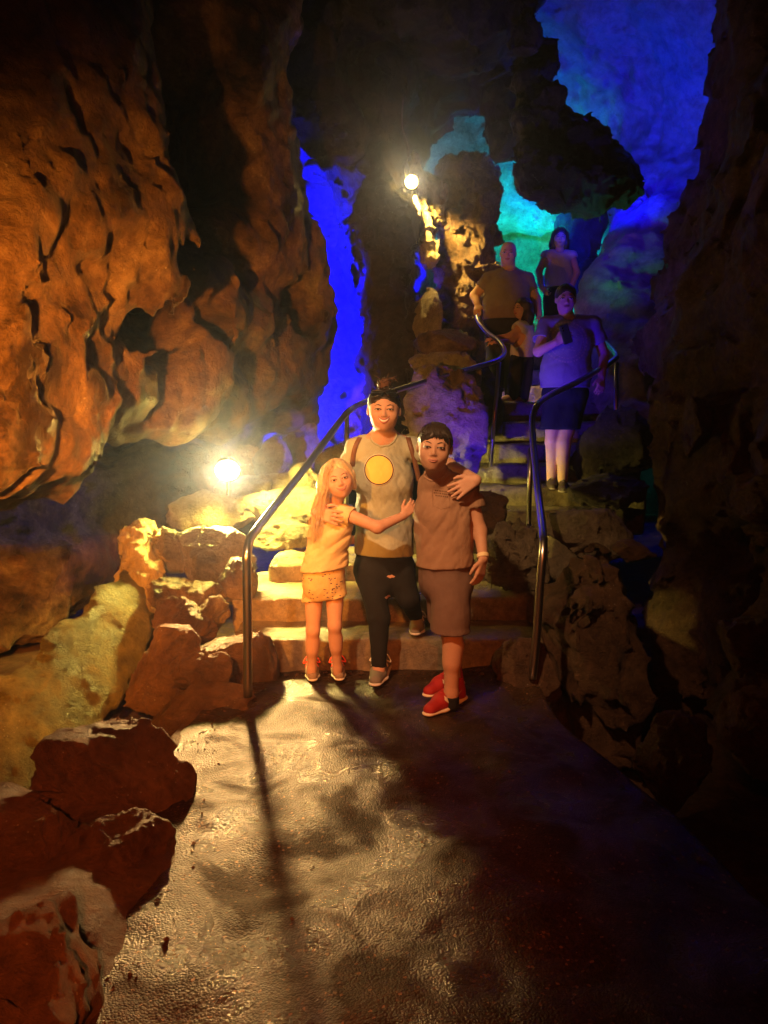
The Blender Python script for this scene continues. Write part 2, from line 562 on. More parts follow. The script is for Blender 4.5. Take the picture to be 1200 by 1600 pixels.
# ------------------------------------------------------------------ rock masses
def mass_mesh(samples, res, k=0.22, holes=(), amp=0.16, freq=1.3, fac=0.07, ffreq=2.6, seed=1, stretch=(1, 1, 1), drip=0.0, crag=0.0, hk=1.0, ridge=.35):
    """union of bulges. a sample (px, py, Y, r) is a bulge whose front is met at that pixel, Y metres ahead"""
    C = []
    for s in samples:
        p = at(s[0], s[1], s[2])
        d = p - np.array([0, 0, CAM_H]); d /= np.linalg.norm(d)
        C.append((p + d * s[3], s[3]))
    lo = np.min([c - r for c, r in C], 0) - 0.3
    hi = np.max([c + r for c, r in C], 0) + 0.3
    lo[2] = max(lo[2], -0.5)
    f = Field(lo, hi, res)
    for c, r in C:
        f.ball(c, r, k)
    for h in holes:
        p = at(h[0], h[1], h[2])
        f.ball(p, h[3] * hk, 0.06, sub=True)
    st = np.array(stretch)
    def fn(p):
        q = p * st
        v = amp * fbm(q * freq, 5, seed) + ridge * amp * fbm(q * freq * 2.1, 4, seed + 50, True)
        v += fac * facets(q * ffreq + 0.35 * vnoise(q * 3, seed + 9)[:, None], seed + 3) + 0.4 * fac * facets(q * ffreq * 2.7, seed + 4)
        if crag:
            v += crag * fbm(q * 5.5, 4, seed + 60)
        if drip:
            v += drip * fbm(p * np.array([9, 9, 0.8]), 3, seed + 8)
        return v
    f.rough(fn, amp * 0.95 + fac * 0.8 + crag * .7 + 1.5 * res)
    return f.mesh()

def mass(name, mat, samples, res, label=None, cat=None, kind=None, **kw):
    V, Fq = mass_mesh(samples, res, **kw)
    if kind == 'structure':          # the far side, deep in the rock, is left open
        n = np.cross(V[Fq[:, 2]] - V[Fq[:, 0]], V[Fq[:, 3]] - V[Fq[:, 1]])
        c = V[Fq].mean(1) - np.array([0, 0, CAM_H])
        dt = (n * c).sum(1) / (np.linalg.norm(n, axis=1) * np.linalg.norm(c, axis=1) + 1e-12)
        Fq = Fq[dt < 0.55]
        used = np.unique(Fq)
        mp = np.full(len(V), -1); mp[used] = np.arange(len(used))
        V, Fq = V[used], mp[Fq]
    base = np.array([V[:, 0].mean(), V[:, 1].mean(), V[:, 2].min()])
    o = obj(name, V, Fq, mat, None, base)
    return tag(o, label, cat, kind=kind)

# left wall: leaning front bulge, a rear fold, a hollow beneath it
mass('cave_wall', M['limestone'], [
    (-90, -60, 3.6, .55), (0, -40, 3.9, .5), (90, -30, 4.2, .45),
    (-90, 100, 3.5, .5), (0, 90, 3.8, .5), (95, 90, 4.1, .45),
    (-80, 220, 3.3, .5), (10, 230, 3.7, .45), (110, 200, 4.1, .42), (150, 280, 4.3, .35),
    (-80, 340, 3.2, .45), (20, 350, 3.6, .4), (120, 360, 3.9, .36), (210, 360, 4.25, .3), (235, 395, 4.3, .25),
    (-80, 460, 3.2, .4), (10, 470, 3.6, .4), (110, 450, 4.0, .36), (190, 440, 4.4, .3),
    (-80, 560, 3.1, .4), (20, 560, 3.6, .38), (110, 560, 4.1, .38), (200, 560, 4.6, .36), (280, 560, 5.0, .36),
    (-60, 670, 3.0, .34), (0, 680, 3.4, .3), (60, 670, 3.6, .27), (130, 620, 4.1, .3), (200, 620, 4.6, .3), (270, 620, 5.1, .3),
    (320, 600, 5.6, .36), (390, 590, 6.2, .4), (440, 600, 6.7, .38), (458, 570, 7.0, .3), (448, 640, 7.0, .25), (330, 640, 5.8, .28),
    (300, 480, 5.3, .4), (360, 500, 5.8, .4), (430, 500, 6.5, .42), (462, 500, 6.9, .3), (428, 410, 6.6, .4), (380, 420, 6.0, .4),
    (330, 380, 5.9, .35), (390, 330, 6.2, .45), (420, 320, 6.7, .36), (370, 240, 6.1, .45), (400, 230, 6.5, .33),
    (350, 150, 6.0, .45), (385, 130, 6.4, .34), (330, 60, 5.9, .5), (395, 40, 6.4, .38), (385, -60, 6.2, .5), (300, -40, 6.2, .5),
    (230, 40, 7.0, .8), (270, 200, 6.8, .6), (200, -80, 6.4, .8), (310, 300, 6.6, .5),
    (-20, 800, 5.6, .5), (-110, 850, 5.0, .5), (80, 810, 5.9, .5), (170, 790, 6.3, .5), (260, 750, 6.6, .5), (340, 700, 7.0, .4), (40, 920, 5.4, .45), (130, 880, 5.8, .4), (-80, 960, 4.9, .45),
], 0.026, holes=[(80, 300, 3.95, .16), (8, 175, 3.85, .11), (55, 440, 3.75, .13), (250, 470, 4.75, .3), (215, 500, 4.5, .2), (105, 425, 4.1, .1), (330, 520, 5.4, .14), (20, 430, 3.6, .1), (470, 480, 6.75, .18)],
    label='rough limestone wall leaning over the path on the left, lit orange along its lower lip', cat='cave wall', kind='structure', amp=0.18, seed=11, fac=.025, ffreq=3.4, crag=.06, hk=1.4, ridge=.12)

# pale sloping ledge under the hollow
def ledge():
    P = [at(-140, 1300, 3.1), at(-20, 1205, 3.4), at(70, 1125, 3.75), at(140, 1040, 4.15), at(190, 955, 4.55), at(218, 900, 4.9)]
    rs = [.32, .29, .25, .20, .16, .10]
    f = Field(np.min(P, 0) - .55, np.max(P, 0) + .55, .022)
    n = np.array([.62, -.30, .72])
    for a, b, ra, rb in zip(P, P[1:], rs, rs[1:]):
        f.cone(a, b, ra, rb, .1, n, .28)
    def fn(p):
        return .05 * fbm(p * 2.2, 4, 21) + .02 * fbm(p * 7, 3, 22, True) + .012 * facets(p * 5, 24) + .010 * fbm(p * np.array([26, 10, 26]), 3, 25, True)
    f.rough(fn, .14)
    V, Fq = f.mesh()
    tag(obj('rock_ledge', V, Fq, M['olive_rock'], None, [V[:, 0].mean(), V[:, 1].mean(), V[:, 2].min()]), 'sloping pale ledge lit yellow along the foot of the left wall', 'rock ledge')
ledge()

mass('flowstone', M['drip'], [
    (208, 850, 4.9, .10), (220, 880, 4.85, .13), (214, 925, 4.8, .13), (228, 905, 4.8, .12), (218, 960, 4.7, .14), (222, 1000, 4.7, .15), (268, 850, 5.1, .08), (262, 875, 5.05, .07), (215, 840, 5.1, .12)],
    0.013, k=.08, label='dripping yellow flowstone knob at the head of the left ledge', cat='flowstone', amp=0.04, freq=5, fac=.03, ffreq=9, seed=23, drip=.02)

# column between the blue cleft and the stairs, with the dark roof
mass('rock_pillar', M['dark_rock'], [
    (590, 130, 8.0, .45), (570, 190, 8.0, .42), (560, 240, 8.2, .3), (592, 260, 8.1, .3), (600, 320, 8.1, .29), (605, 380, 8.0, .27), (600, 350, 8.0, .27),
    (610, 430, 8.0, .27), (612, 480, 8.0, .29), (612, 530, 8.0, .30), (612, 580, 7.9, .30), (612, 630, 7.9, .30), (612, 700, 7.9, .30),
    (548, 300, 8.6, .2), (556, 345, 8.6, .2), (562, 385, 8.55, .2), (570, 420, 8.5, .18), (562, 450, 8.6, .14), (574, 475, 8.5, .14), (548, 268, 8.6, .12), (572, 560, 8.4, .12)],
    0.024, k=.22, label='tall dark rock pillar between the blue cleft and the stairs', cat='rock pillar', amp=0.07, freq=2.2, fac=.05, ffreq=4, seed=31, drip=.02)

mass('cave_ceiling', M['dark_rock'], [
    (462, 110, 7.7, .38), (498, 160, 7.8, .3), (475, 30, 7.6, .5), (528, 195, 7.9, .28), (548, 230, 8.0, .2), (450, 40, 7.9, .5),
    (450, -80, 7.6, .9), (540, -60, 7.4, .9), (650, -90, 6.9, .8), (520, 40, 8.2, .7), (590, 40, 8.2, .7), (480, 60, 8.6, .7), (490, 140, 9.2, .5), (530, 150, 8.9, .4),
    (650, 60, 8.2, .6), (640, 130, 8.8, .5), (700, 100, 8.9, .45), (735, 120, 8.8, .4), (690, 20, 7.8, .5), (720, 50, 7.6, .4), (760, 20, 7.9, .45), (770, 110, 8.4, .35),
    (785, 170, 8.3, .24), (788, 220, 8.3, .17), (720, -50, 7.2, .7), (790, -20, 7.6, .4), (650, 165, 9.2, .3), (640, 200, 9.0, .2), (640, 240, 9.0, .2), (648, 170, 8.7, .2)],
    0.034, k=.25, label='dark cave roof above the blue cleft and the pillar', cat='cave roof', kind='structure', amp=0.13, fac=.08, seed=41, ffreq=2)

mass('flowstone', M['drip'], [(638, 295, 8.5, .18), (645, 325, 8.45, .17), (650, 355, 8.42, .15), (660, 382, 8.4, .12), (672, 405, 8.4, .08), (668, 330, 8.6, .15), (672, 300, 8.65, .17), (636, 345, 8.45, .12), (640, 270, 8.5, .15)],
    0.014, k=.08, label='ragged curtain of flowstone hanging under the bright white lamp', cat='flowstone', amp=0.07, freq=3.5, fac=.05, ffreq=7, seed=43, drip=.05)

mass('rock_column', M['limestone'], [(728, 300, 8.8, .34), (728, 350, 8.75, .34), (730, 400, 8.7, .34), (726, 450, 8.7, .33), (722, 490, 8.7, .32), (712, 540, 8.8, .33), (745, 275, 8.9, .22), (705, 275, 8.9, .2)],
    0.023, k=.12, holes=[(722, 330, 8.7, .05), (715, 440, 8.65, .08), (745, 430, 8.68, .05), (735, 380, 8.66, .04), (700, 410, 8.7, .04)],
    label='squat pitted column lit orange beside the white lamp', cat='rock column', amp=0.09, freq=2.6, fac=.09, ffreq=4.5, seed=45)

# hanging rock at upper right
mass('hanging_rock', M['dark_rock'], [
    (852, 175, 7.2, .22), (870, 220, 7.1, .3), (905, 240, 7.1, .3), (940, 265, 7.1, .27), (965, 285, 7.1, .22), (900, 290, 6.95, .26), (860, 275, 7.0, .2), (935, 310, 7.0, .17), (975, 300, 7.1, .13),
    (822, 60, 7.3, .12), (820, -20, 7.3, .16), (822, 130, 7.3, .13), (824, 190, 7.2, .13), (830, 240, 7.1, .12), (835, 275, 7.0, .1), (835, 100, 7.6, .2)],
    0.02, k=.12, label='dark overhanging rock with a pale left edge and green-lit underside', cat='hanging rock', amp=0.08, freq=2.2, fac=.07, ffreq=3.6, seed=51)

# right wall
mass('cave_wall', M['red_rock'], [
    (1265, -50, 5.4, .55), (1250, 60, 5.4, .5), (1240, 150, 5.4, .5), (1230, 230, 5.5, .48), (1195, 310, 5.6, .45), (1155, 390, 5.7, .45), (1110, 460, 5.8, .42), (1060, 540, 5.8, .38),
    (1300, 200, 4.7, .6), (1250, 330, 4.8, .55), (1190, 420, 5.0, .5), (1150, 500, 5.1, .45), (1250, 500, 4.4, .5), (1330, 400, 4.2, .6), (1120, 580, 5.2, .42), (1190, 620, 4.8, .45), (1270, 640, 4.2, .5),
    (1075, 640, 5.5, .35), (1130, 700, 5.2, .4), (1210, 760, 4.6, .3), (1290, 800, 3.9, .45), (1100, 780, 5.2, .35), (1150, 850, 5.0, .4), (1230, 900, 4.2, .4), (1120, 920, 4.8, .4), (1200, 1010, 4.1, .4), (1290, 1000, 3.5, .4),
    (1120, 1020, 4.7, .4), (1280, 1120, 3.3, .4), (1380, 300, 3.8, .6), (1380, 700, 3.4, .6), (1400, 950, 3.0, .5)],
    0.03, k=.25, holes=[(1060, 700, 5.2, .25), (1110, 830, 4.7, .3)], label='dim reddish rock wall rising along the right side of the path', cat='cave wall', kind='structure', amp=0.16, seed=61)

# far blue vault on the right, with the ridge that runs down to the stairs
mass('cave_wall', M['vault_rock'], [
    (850, -60, 8.8, .8), (960, -60, 8.4, .8), (1080, -60, 8.0, .8), (1180, -40, 7.6, .8), (860, 60, 9.4, .8), (960, 50, 9.2, .8), (1060, 60, 8.8, .8), (1150, 80, 8.2, .7),
    (880, 150, 9.9, .7), (960, 160, 9.8, .7), (1050, 170, 9.3, .7), (1120, 200, 8.7, .6), (960, 250, 9.9, .6), (1040, 260, 9.3, .6), (1090, 300, 8.8, .5), (1010, 320, 9.2, .45), (1050, 370, 8.6, .5),
    (990, 370, 8.9, .3), (970, 400, 8.6, .28), (1010, 440, 8.2, .4), (950, 440, 8.3, .25), (935, 475, 8.1, .22), (975, 490, 7.9, .3), (1020, 520, 7.6, .4), (965, 550, 7.6, .3), (1010, 600, 7.2, .35), (985, 680, 6.8, .35), (940, 620, 7.6, .3)],
    0.036, k=.25, label='blue-lit rock vault behind the hanging rock, running down in a ridge to the stairs', cat='cave wall', kind='structure', amp=0.09, seed=71, drip=.02, fac=.03)

# rear of the blue cleft
mass('cave_wall', M['pale_rock'], [
    (470, 120, 9.4, .7), (400, 150, 9.6, .8), (480, 200, 9.8, .7), (560, 230, 10, .7), (430, 300, 9.4, .7), (510, 320, 9.6, .7), (590, 330, 9.9, .7), (430, 420, 9.3, .7), (520, 430, 9.5, .7), (600, 450, 9.8, .7),
    (440, 530, 9.2, .7), (520, 550, 9.4, .7), (600, 570, 9.6, .7), (430, 640, 8.9, .6), (520, 650, 9.1, .6), (600, 680, 9.2, .6), (360, 600, 9.0, .7), (350, 720, 8.6, .6)],
    0.045, k=.3, label='blue-lit rock at the back of the narrow cleft', cat='cave wall', kind='structure', amp=0.16, seed=81)

# far chamber
mass('cave_wall', M['pale_rock'], [
    (640, 130, 12.8, .8), (720, 140, 12.8, .8), (800, 150, 12.8, .8), (880, 200, 12.5, .8), (660, 230, 12.9, .8), (740, 250, 12.9, .8), (820, 270, 12.6, .8), (900, 300, 12.3, .8),
    (680, 330, 12.7, .8), (760, 350, 12.5, .8), (840, 370, 12.3, .8), (920, 400, 12, .8), (700, 430, 12.5, .8), (780, 440, 12.3, .8), (860, 450, 12.1, .8), (940, 480, 11.8, .8), (660, 500, 12, .8), (760, 520, 12.2, .8), (600, 400, 12.5, .9),
    (810, 325, 11.5, .28), (850, 335, 11.3, .25), (780, 340, 11.6, .25), (800, 260, 11.4, .2)],
    0.05, k=.3, label='cyan-lit wall of the far chamber behind the stairs', cat='cave wall', kind='structure', amp=0.2, seed=91)
mass('rock_outcrop', M['dark_rock'], [(905, 380, 10.4, .3), (920, 430, 10.3, .3), (940, 470, 10.2, .3), (890, 350, 10.6, .2), (920, 350, 10.2, .25)],
    0.035, k=.2, label='black rock outcrop behind the long-haired woman at the top of the stairs', cat='rock', amp=0.1, seed=95)

# ------------------------------------------------------------------ shell of the cave, all round the camera
def shell():
    nu, nv = 160, 90
    u = np.linspace(0, 2 * np.pi, nu, endpoint=False)
    v = np.linspace(-0.5 * np.pi + 0.05, 0.5 * np.pi - 0.02, nv)
    U, Vv = np.meshgrid(u, v, indexing='ij')
    P = np.stack([0.6 + 7.0 * np.cos(Vv) * np.cos(U), 5.6 + 11.0 * np.cos(Vv) * np.sin(U), 1.5 + 6.2 * np.sin(Vv)], -1).reshape(-1, 3)
    P += 0.5 * np.stack([fbm(P * 0.7 + s * 31, 5, 200 + s) for s in range(3)], 1)
    P[:, 2] = np.maximum(P[:, 2], -1.2)
    i, j = np.meshgrid(np.arange(nu), np.arange(nv - 1), indexing='ij')
    i2 = (i + 1) % nu
    Fq = np.stack([i * nv + j, i * nv + j + 1, i2 * nv + j + 1, i2 * nv + j], -1).reshape(-1, 4)
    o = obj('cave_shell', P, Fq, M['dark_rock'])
    tag(o, 'dark outer rock of the cavern enclosing the path and stairs', 'cave', kind='structure')
shell()

# ------------------------------------------------------------------ ground
def sheet(name, x0, x1, y0, y1, st, zf, m, kind='structure', label=None):
    xs, ys = np.arange(x0, x1 + st / 2, st), np.arange(y0, y1 + st / 2, st)
    X, Y = np.meshgrid(xs, ys, indexing='ij')
    P = np.stack([X.ravel(), Y.ravel(), np.zeros(X.size)], 1)
    P[:, 2] = zf(P)
    nx, ny = len(xs), len(ys)
    i, j = np.meshgrid(np.arange(nx - 1), np.arange(ny - 1), indexing='ij')
    Fq = np.stack([i * ny + j, (i + 1) * ny + j, (i + 1) * ny + j + 1, i * ny + j + 1], -1).reshape(-1, 4)
    return tag(obj(name, P, Fq, m), label, None, kind=kind)

def path_z(P):
    q = P * np.array([1, 1, 0])
    return 0.042 * fbm(q * 2.5, 2, 301) + 0.010 * fbm(q * 7, 2, 305)

def path_mat():
    m = bpy.data.materials.new('wet_path')
    nt, b = nodes(m)
    L = nt.links.new
    g = N(nt, 'ShaderNodeNewGeometry')
    n1 = N(nt, 'ShaderNodeTexNoise', i_Scale=2.2, i_Detail=9.0, i_Roughness=0.65)
    n2 = N(nt, 'ShaderNodeTexNoise', i_Scale=95.0, i_Detail=6.0, i_Roughness=0.7)
    n3 = N(nt, 'ShaderNodeTexNoise', i_Scale=17.0, i_Detail=7.0, i_Roughness=0.7)
    vo = N(nt, 'ShaderNodeTexVoronoi', i_Scale=140.0)
    v2 = N(nt, 'ShaderNodeTexVoronoi', i_Scale=120.0)
    for n in (n1, n2, n3, vo, v2): L(g.outputs['Position'], n.inputs['Vector'])
    r = ramp(nt, [(0.3, (0.018, 0.008, 0.0045)), (0.55, (0.036, 0.018, 0.010)), (0.75, (0.058, 0.034, 0.020))])
    L(n1.outputs['Fac'], r.inputs[0])
    r2 = ramp(nt, [(0.0, (0.5, 0.5, 0.5)), (0.6, (1.0, 1.0, 1.0)), (0.86, (1.5, 1.45, 1.4)), (0.93, (5.0, 4.8, 4.5))])
    L(v2.outputs['Color'], r2.inputs[0])
    mx = N(nt, 'ShaderNodeMix', data_type='RGBA', blend_type='MULTIPLY'); mx.inputs[0].default_value = 1
    L(r.outputs[0], mx.inputs[6]); L(r2.outputs[0], mx.inputs[7]); L(mx.outputs[2], b.inputs['Base Color'])
    wet = N(nt, 'ShaderNodeTexNoise', i_Scale=3.1, i_Detail=4.0, i_Roughness=0.55, i_Distortion=0.6)
    L(g.outputs['Position'], wet.inputs['Vector'])
    for lo, hi, sock in ((0.55, 0.24, 'Roughness'), (0.06, 0.48, 'Specular IOR Level')):
        rr = N(nt, 'ShaderNodeMapRange')
        rr.inputs[1].default_value = 0.40; rr.inputs[2].default_value = 0.60; rr.inputs[3].default_value = lo; rr.inputs[4].default_value = hi
        L(wet.outputs['Fac'], rr.inputs[0]); L(rr.outputs[0], b.inputs[sock])
    a = N(nt, 'ShaderNodeMath', operation='MULTIPLY_ADD'); a.inputs[1].default_value = -0.9
    L(vo.outputs['Distance'], a.inputs[0]); L(n2.outputs['Fac'], a.inputs[2])
    a2 = N(nt, 'ShaderNodeMath', operation='MULTIPLY_ADD'); a2.inputs[1].default_value = 1.5
    L(n3.outputs['Fac'], a2.inputs[0]); L(a.outputs[0], a2.inputs[2])
    bp = N(nt, 'ShaderNodeBump', i_Strength=0.38, i_Distance=0.012)
    L(a2.outputs[0], bp.inputs['Height']); L(bp.outputs[0], b.inputs['Normal'])
    return m
M['path'] = path_mat()

sheet('cave_floor', -6, 7, -5, 15, 0.12, lambda P: -0.30 - 0.4 * np.clip((P[:, 0] - 1.3 + .12 * P[:, 1]) / .7, 0, 1) * (P[:, 1] < 5) + 0.08 * fbm(P * np.array([1.2, 1.2, 0]), 4, 311), M['red_rock'], label='dark earth and rock floor of the cave')
def dirt_z(P):
    e = np.clip((-0.62 - 0.10 * np.sin(P[:, 1] * 2.1) + 0.02 * P[:, 1] - P[:, 0]) / 0.5, 0, 1)
    q = P * np.array([1, 1, 0])
    pit = np.clip((P[:, 1] - 2.75) / .5, 0, 1) * np.clip((-0.98 - P[:, 0]) / .2, 0, 1)
    return -0.12 - 0.45 * pit + 0.19 * e + 0.09 * e * fbm(q * 2.6, 4, 321) + 0.015 * facets(q * 3, 322) * e
sheet('earth_bank', -2.6, -0.45, 0.3, 4.7, 0.03, dirt_z, M['red_rock'], label='reddish trodden earth along the left edge of the path')
def path():
    ny, nx = 330, 150
    y = np.linspace(-1.0, 4.75, ny)
    xl = -0.98 + 0.05 * np.sin(y * 2.3) + 0.03 * np.sin(y * 7.1)
    xr = 1.62 - 0.17 * y + 0.05 * np.sin(y * 3.1) + 0.25 * np.clip(1.6 - y, 0, 3)
    u = np.linspace(0, 1, nx)
    X = xl[None, :] + (xr - xl)[None, :] * u[:, None]
    P = np.stack([X.ravel(), np.broadcast_to(y, X.shape).ravel(), np.zeros(X.size)], 1)
    P[:, 2] = path_z(P) - 0.25 * np.broadcast_to(np.clip((u - 0.95) / 0.05, 0, 1)[:, None], X.shape).ravel() ** 1.5
    i, j = np.meshgrid(np.arange(nx - 1), np.arange(ny - 1), indexing='ij')
    Fq = np.stack([i * ny + j, (i + 1) * ny + j, (i + 1) * ny + j + 1, i * ny + j + 1], -1).reshape(-1, 4)
    tag(obj('path', P, Fq, M['path']), 'wet dark tarmac path leading to the steps', kind='structure')
path()
# ------------------------------------------------------------------ boulders
def boulder_mesh(c, r, seed, res, rot=0.5, planes=13, rough=1.0, flat=0.0, tilt=.12):
    """angular rock: planes cut a rounded block, then chipped"""
    g = np.random.RandomState(seed)
    c, r = np.asarray(c, float), np.asarray(r, float)
    f = Field(c - r * 1.25, c + r * 1.25, res)
    X, Y, Z = [(f.ax[k] - c[k]) / r[k] for k in range(3)]
    X, Y, Z = X[:, None, None], Y[None, :, None], Z[None, None, :]
    d = (np.sqrt(X * X + Y * Y + Z * Z) - 1.2).astype(np.float32)
    for n in range(planes):
        v = g.randn(3)
        if n == 0 and flat: v = np.array([g.uniform(-flat, flat), g.uniform(-flat, flat) - tilt, 1.0])
        v /= np.linalg.norm(v)
        h = g.uniform(0.62, 0.92)
        if n == 0 and flat: h = 0.74
        e = X * v[0] + Y * v[1] + Z * v[2] - h
        k = 0.03
        t = np.clip(0.5 + 0.5 * (d - e) / k, 0, 1)
        d = e + (d - e) * t + k * t * (1 - t)
    s = float(r.min())
    f.F = (d * s).astype(np.float32)
    L = float(r.mean())
    def fn(p):
        q = (p - c) / L + seed * 3.7
        return L * rough * (0.05 * fbm(q * 1.8, 5, seed) + 0.025 * fbm(q * 4, 4, seed + 7, True) + 0.07 * facets(q * 2.2, seed + 1) + 0.03 * facets(q * 5, seed + 2))
    f.rough(fn, 0.14 * L * rough + 2 * res)
    return f.mesh()

def boulder(x0, y0, x1, y1, Y, label, mat='pale_rock', seed=1, depth=0.8, res=None, flat=0.0, name='boulder', rough=1.0, planes=13, tilt=.12):
    a, b = at(x0, y1, Y), at(x1, y0, Y)
    c = (a + b) / 2
    rx, rz = (b[0] - a[0]) / 2 * 1.06, (b[2] - a[2]) / 2 * 1.06
    r = np.array([rx, max(rx, rz) * depth, rz])
    res = res or min(max(0.008, float(r.max()) / 20), 0.035)
    V, Fq = boulder_mesh(c, r, seed, res, flat=flat, rough=rough, planes=planes, tilt=tilt)
    if len(V) == 0: return
    base = np.array([c[0], c[1], V[:, 2].min()])
    return tag(obj(name, V, Fq, M[mat], None, base), label, 'boulder', 'boulders beside the path and stairs')

B = boulder
# heap round the floodlight and along the left of the steps
B(252, 764, 380, 842, 5.85, 'large flat-topped yellow boulder right under the floodlight', seed=3, flat=.06, depth=.5, tilt=.7)
B(372, 758, 494, 820, 5.95, 'long yellow slab behind the bent end of the left handrail', seed=5, flat=.1, depth=.5, tilt=.5)
B(332, 746, 432, 790, 6.25, 'rounded yellow boulder just right of the floodlight', seed=8, depth=.6, flat=.1, tilt=.3)
B(392, 800, 492, 858, 5.75, 'cracked yellow block between the left handrail and the girl', seed=11, depth=.45, tilt=.8, flat=.1)
B(275, 832, 388, 915, 5.05, 'slanting triangular slab below the large flat-topped boulder', seed=14, depth=.6, flat=.1, tilt=.7)
B(240, 905, 352, 960, 4.72, 'dark pointed rock right of the flowstone knob', 'limestone', seed=17, depth=.8)
B(240, 940, 335, 1005, 4.5, 'reddish jagged rock below the dark pointed rock', 'red_rock', seed=20, depth=.8)
B(308, 985, 420, 1110, 4.15, 'big leaning rock behind the foot of the left handrail post', 'red_rock', seed=23, depth=.9, flat=.4)
B(208, 995, 335, 1125, 4.05, 'broad dull red rock in the middle of the left heap', 'red_rock', seed=26, depth=.8)
B(262, 1012, 350, 1080, 3.9, 'wedge-shaped stone jammed in front of the broad red rock', 'red_rock', seed=29, depth=.6)
B(235, 830, 300, 905, 5.15, 'pale upright stone left of the slanting triangular slab', seed=31, depth=.7)
B(340, 880, 395, 950, 4.85, 'shadowed block beside the second step at the left', 'limestone', seed=33, depth=.9)
B(300, 930, 362, 990, 4.6, 'small jagged stone against the left end of the lowest step', 'limestone', seed=36)
B(225, 1085, 420, 1190, 3.75, 'low shadowed rock at the foot of the left heap', 'red_rock', seed=38, depth=.7)
B(75, 1122, 272, 1295, 2.85, 'pointed boulder with a pale lit top and red face, alone beside the path', 'red_rock', seed=44, depth=.75, flat=.06, tilt=-.12)
B(-40, 1250, 115, 1400, 2.4, 'low red rock below the pointed boulder', 'red_rock', seed=47, depth=.9, flat=.3)
B(-110, 1425, 150, 1800, 1.65, 'wet rough boulder in the bottom left corner', 'red_rock', seed=50, depth=.8, flat=.1, tilt=.35)
B(120, 1285, 260, 1400, 2.4, 'flat red stone half sunk in the earth by the path edge', 'red_rock', seed=53, depth=.8, flat=.1, tilt=.25)
B(40, 1180, 130, 1290, 3.0, 'small dark stone at the left of the pointed boulder', 'red_rock', seed=54, depth=.8)
# bluish rocks behind the floodlight
B(395, 690, 450, 760, 6.9, 'blue-lit rock directly right of the floodlight', seed=56)
B(435, 680, 500, 740, 7.2, 'larger blue-lit rock where the cleft meets the ground', seed=59)
B(455, 728, 505, 775, 6.2, 'violet-lit stone left of the girl\'s head', seed=62)
B(495, 690, 548, 760, 6.8, 'grey-blue stone left of the second handrail post', seed=65)
B(405, 735, 470, 775, 6.4, 'low blue-grey stone between the floodlight and the violet stone', seed=68)
B(445, 655, 490, 692, 7.3, 'small pale flaky rock at the foot of the left wall by the cleft', seed=71)
B(360, 700, 410, 745, 6.9, 'dim rock just behind the floodlight', 'limestone', seed=73)
# rocks behind the woman and the boy
B(640, 582, 750, 750, 6.35, 'big rough boulder lit violet behind the boy', 'pale_rock', seed=77, depth=.6, rough=1.6)
B(636, 556, 752, 610, 6.9, 'pale-edged rock under the sloping handrail', 'pale_rock', seed=80, depth=.6)
B(652, 510, 752, 575, 7.7, 'flat-topped block below the orange column', 'limestone', seed=83, flat=.1, depth=.7)
B(636, 460, 690, 540, 8.2, 'upright pale stone left of the orange column', 'pale_rock', seed=86)
B(640, 530, 700, 580, 7.9, 'small stone at the foot of the upright pale stone', 'limestone', seed=88)
B(700, 560, 790, 690, 7.1, 'dark rock between the violet boulder and the stairs', 'dark_rock', seed=90, depth=.5)
# right-hand rocks
B(862, 788, 990, 878, 4.95, 'broad grey-topped rock behind the right handrail', 'pale_rock', seed=101, flat=.3, depth=.7)
B(838, 842, 1015, 1190, 4.45, 'tall dark red rock at the right of the steps', 'red_rock', seed=104, depth=.6, rough=1.4)
B(960, 846, 1018, 882, 4.6, 'small pale-tipped stone on the tall dark red rock', 'red_rock', seed=107)
B(745, 815, 850, 935, 4.95, 'coarse wet rock between the boy and the right handrail', 'pale_rock', seed=110, depth=.5, rough=1.6)
B(775, 1010, 865, 1120, 4.1, 'low jagged rock at the foot of the right handrail post', 'red_rock', seed=113)
B(700, 775, 800, 850, 5.35, 'low wet rock behind the boy\'s shoulder', 'red_rock', seed=115, depth=.6)
B(1150, 735, 1250, 810, 3.9, 'red-lit stone jutting out at the right edge, level with the boy', 'red_rock', seed=117)
B(1128, 945, 1260, 1080, 3.5, 'red-lit boulder at the right edge below the jutting stone', 'red_rock', seed=120)
B(1115, 1070, 1270, 1200, 3.2, 'lowest dim red boulder at the right edge', 'red_rock', seed=123)
B(1060, 615, 1118, 705, 4.9, 'small orange-lit rock knob high on the right side', 'red_rock', seed=126)
B(990, 1130, 1110, 1250, 3.5, 'dark half-hidden rock at the right edge of the path', 'red_rock', seed=129)
B(880, 740, 1000, 800, 5.7, 'dark flat rock by the young man\'s feet', 'dark_rock', seed=132, flat=.2)
B(900, 640, 1010, 760, 6.3, 'dark bluish rock right of the young man\'s legs', 'dark_rock', seed=134)

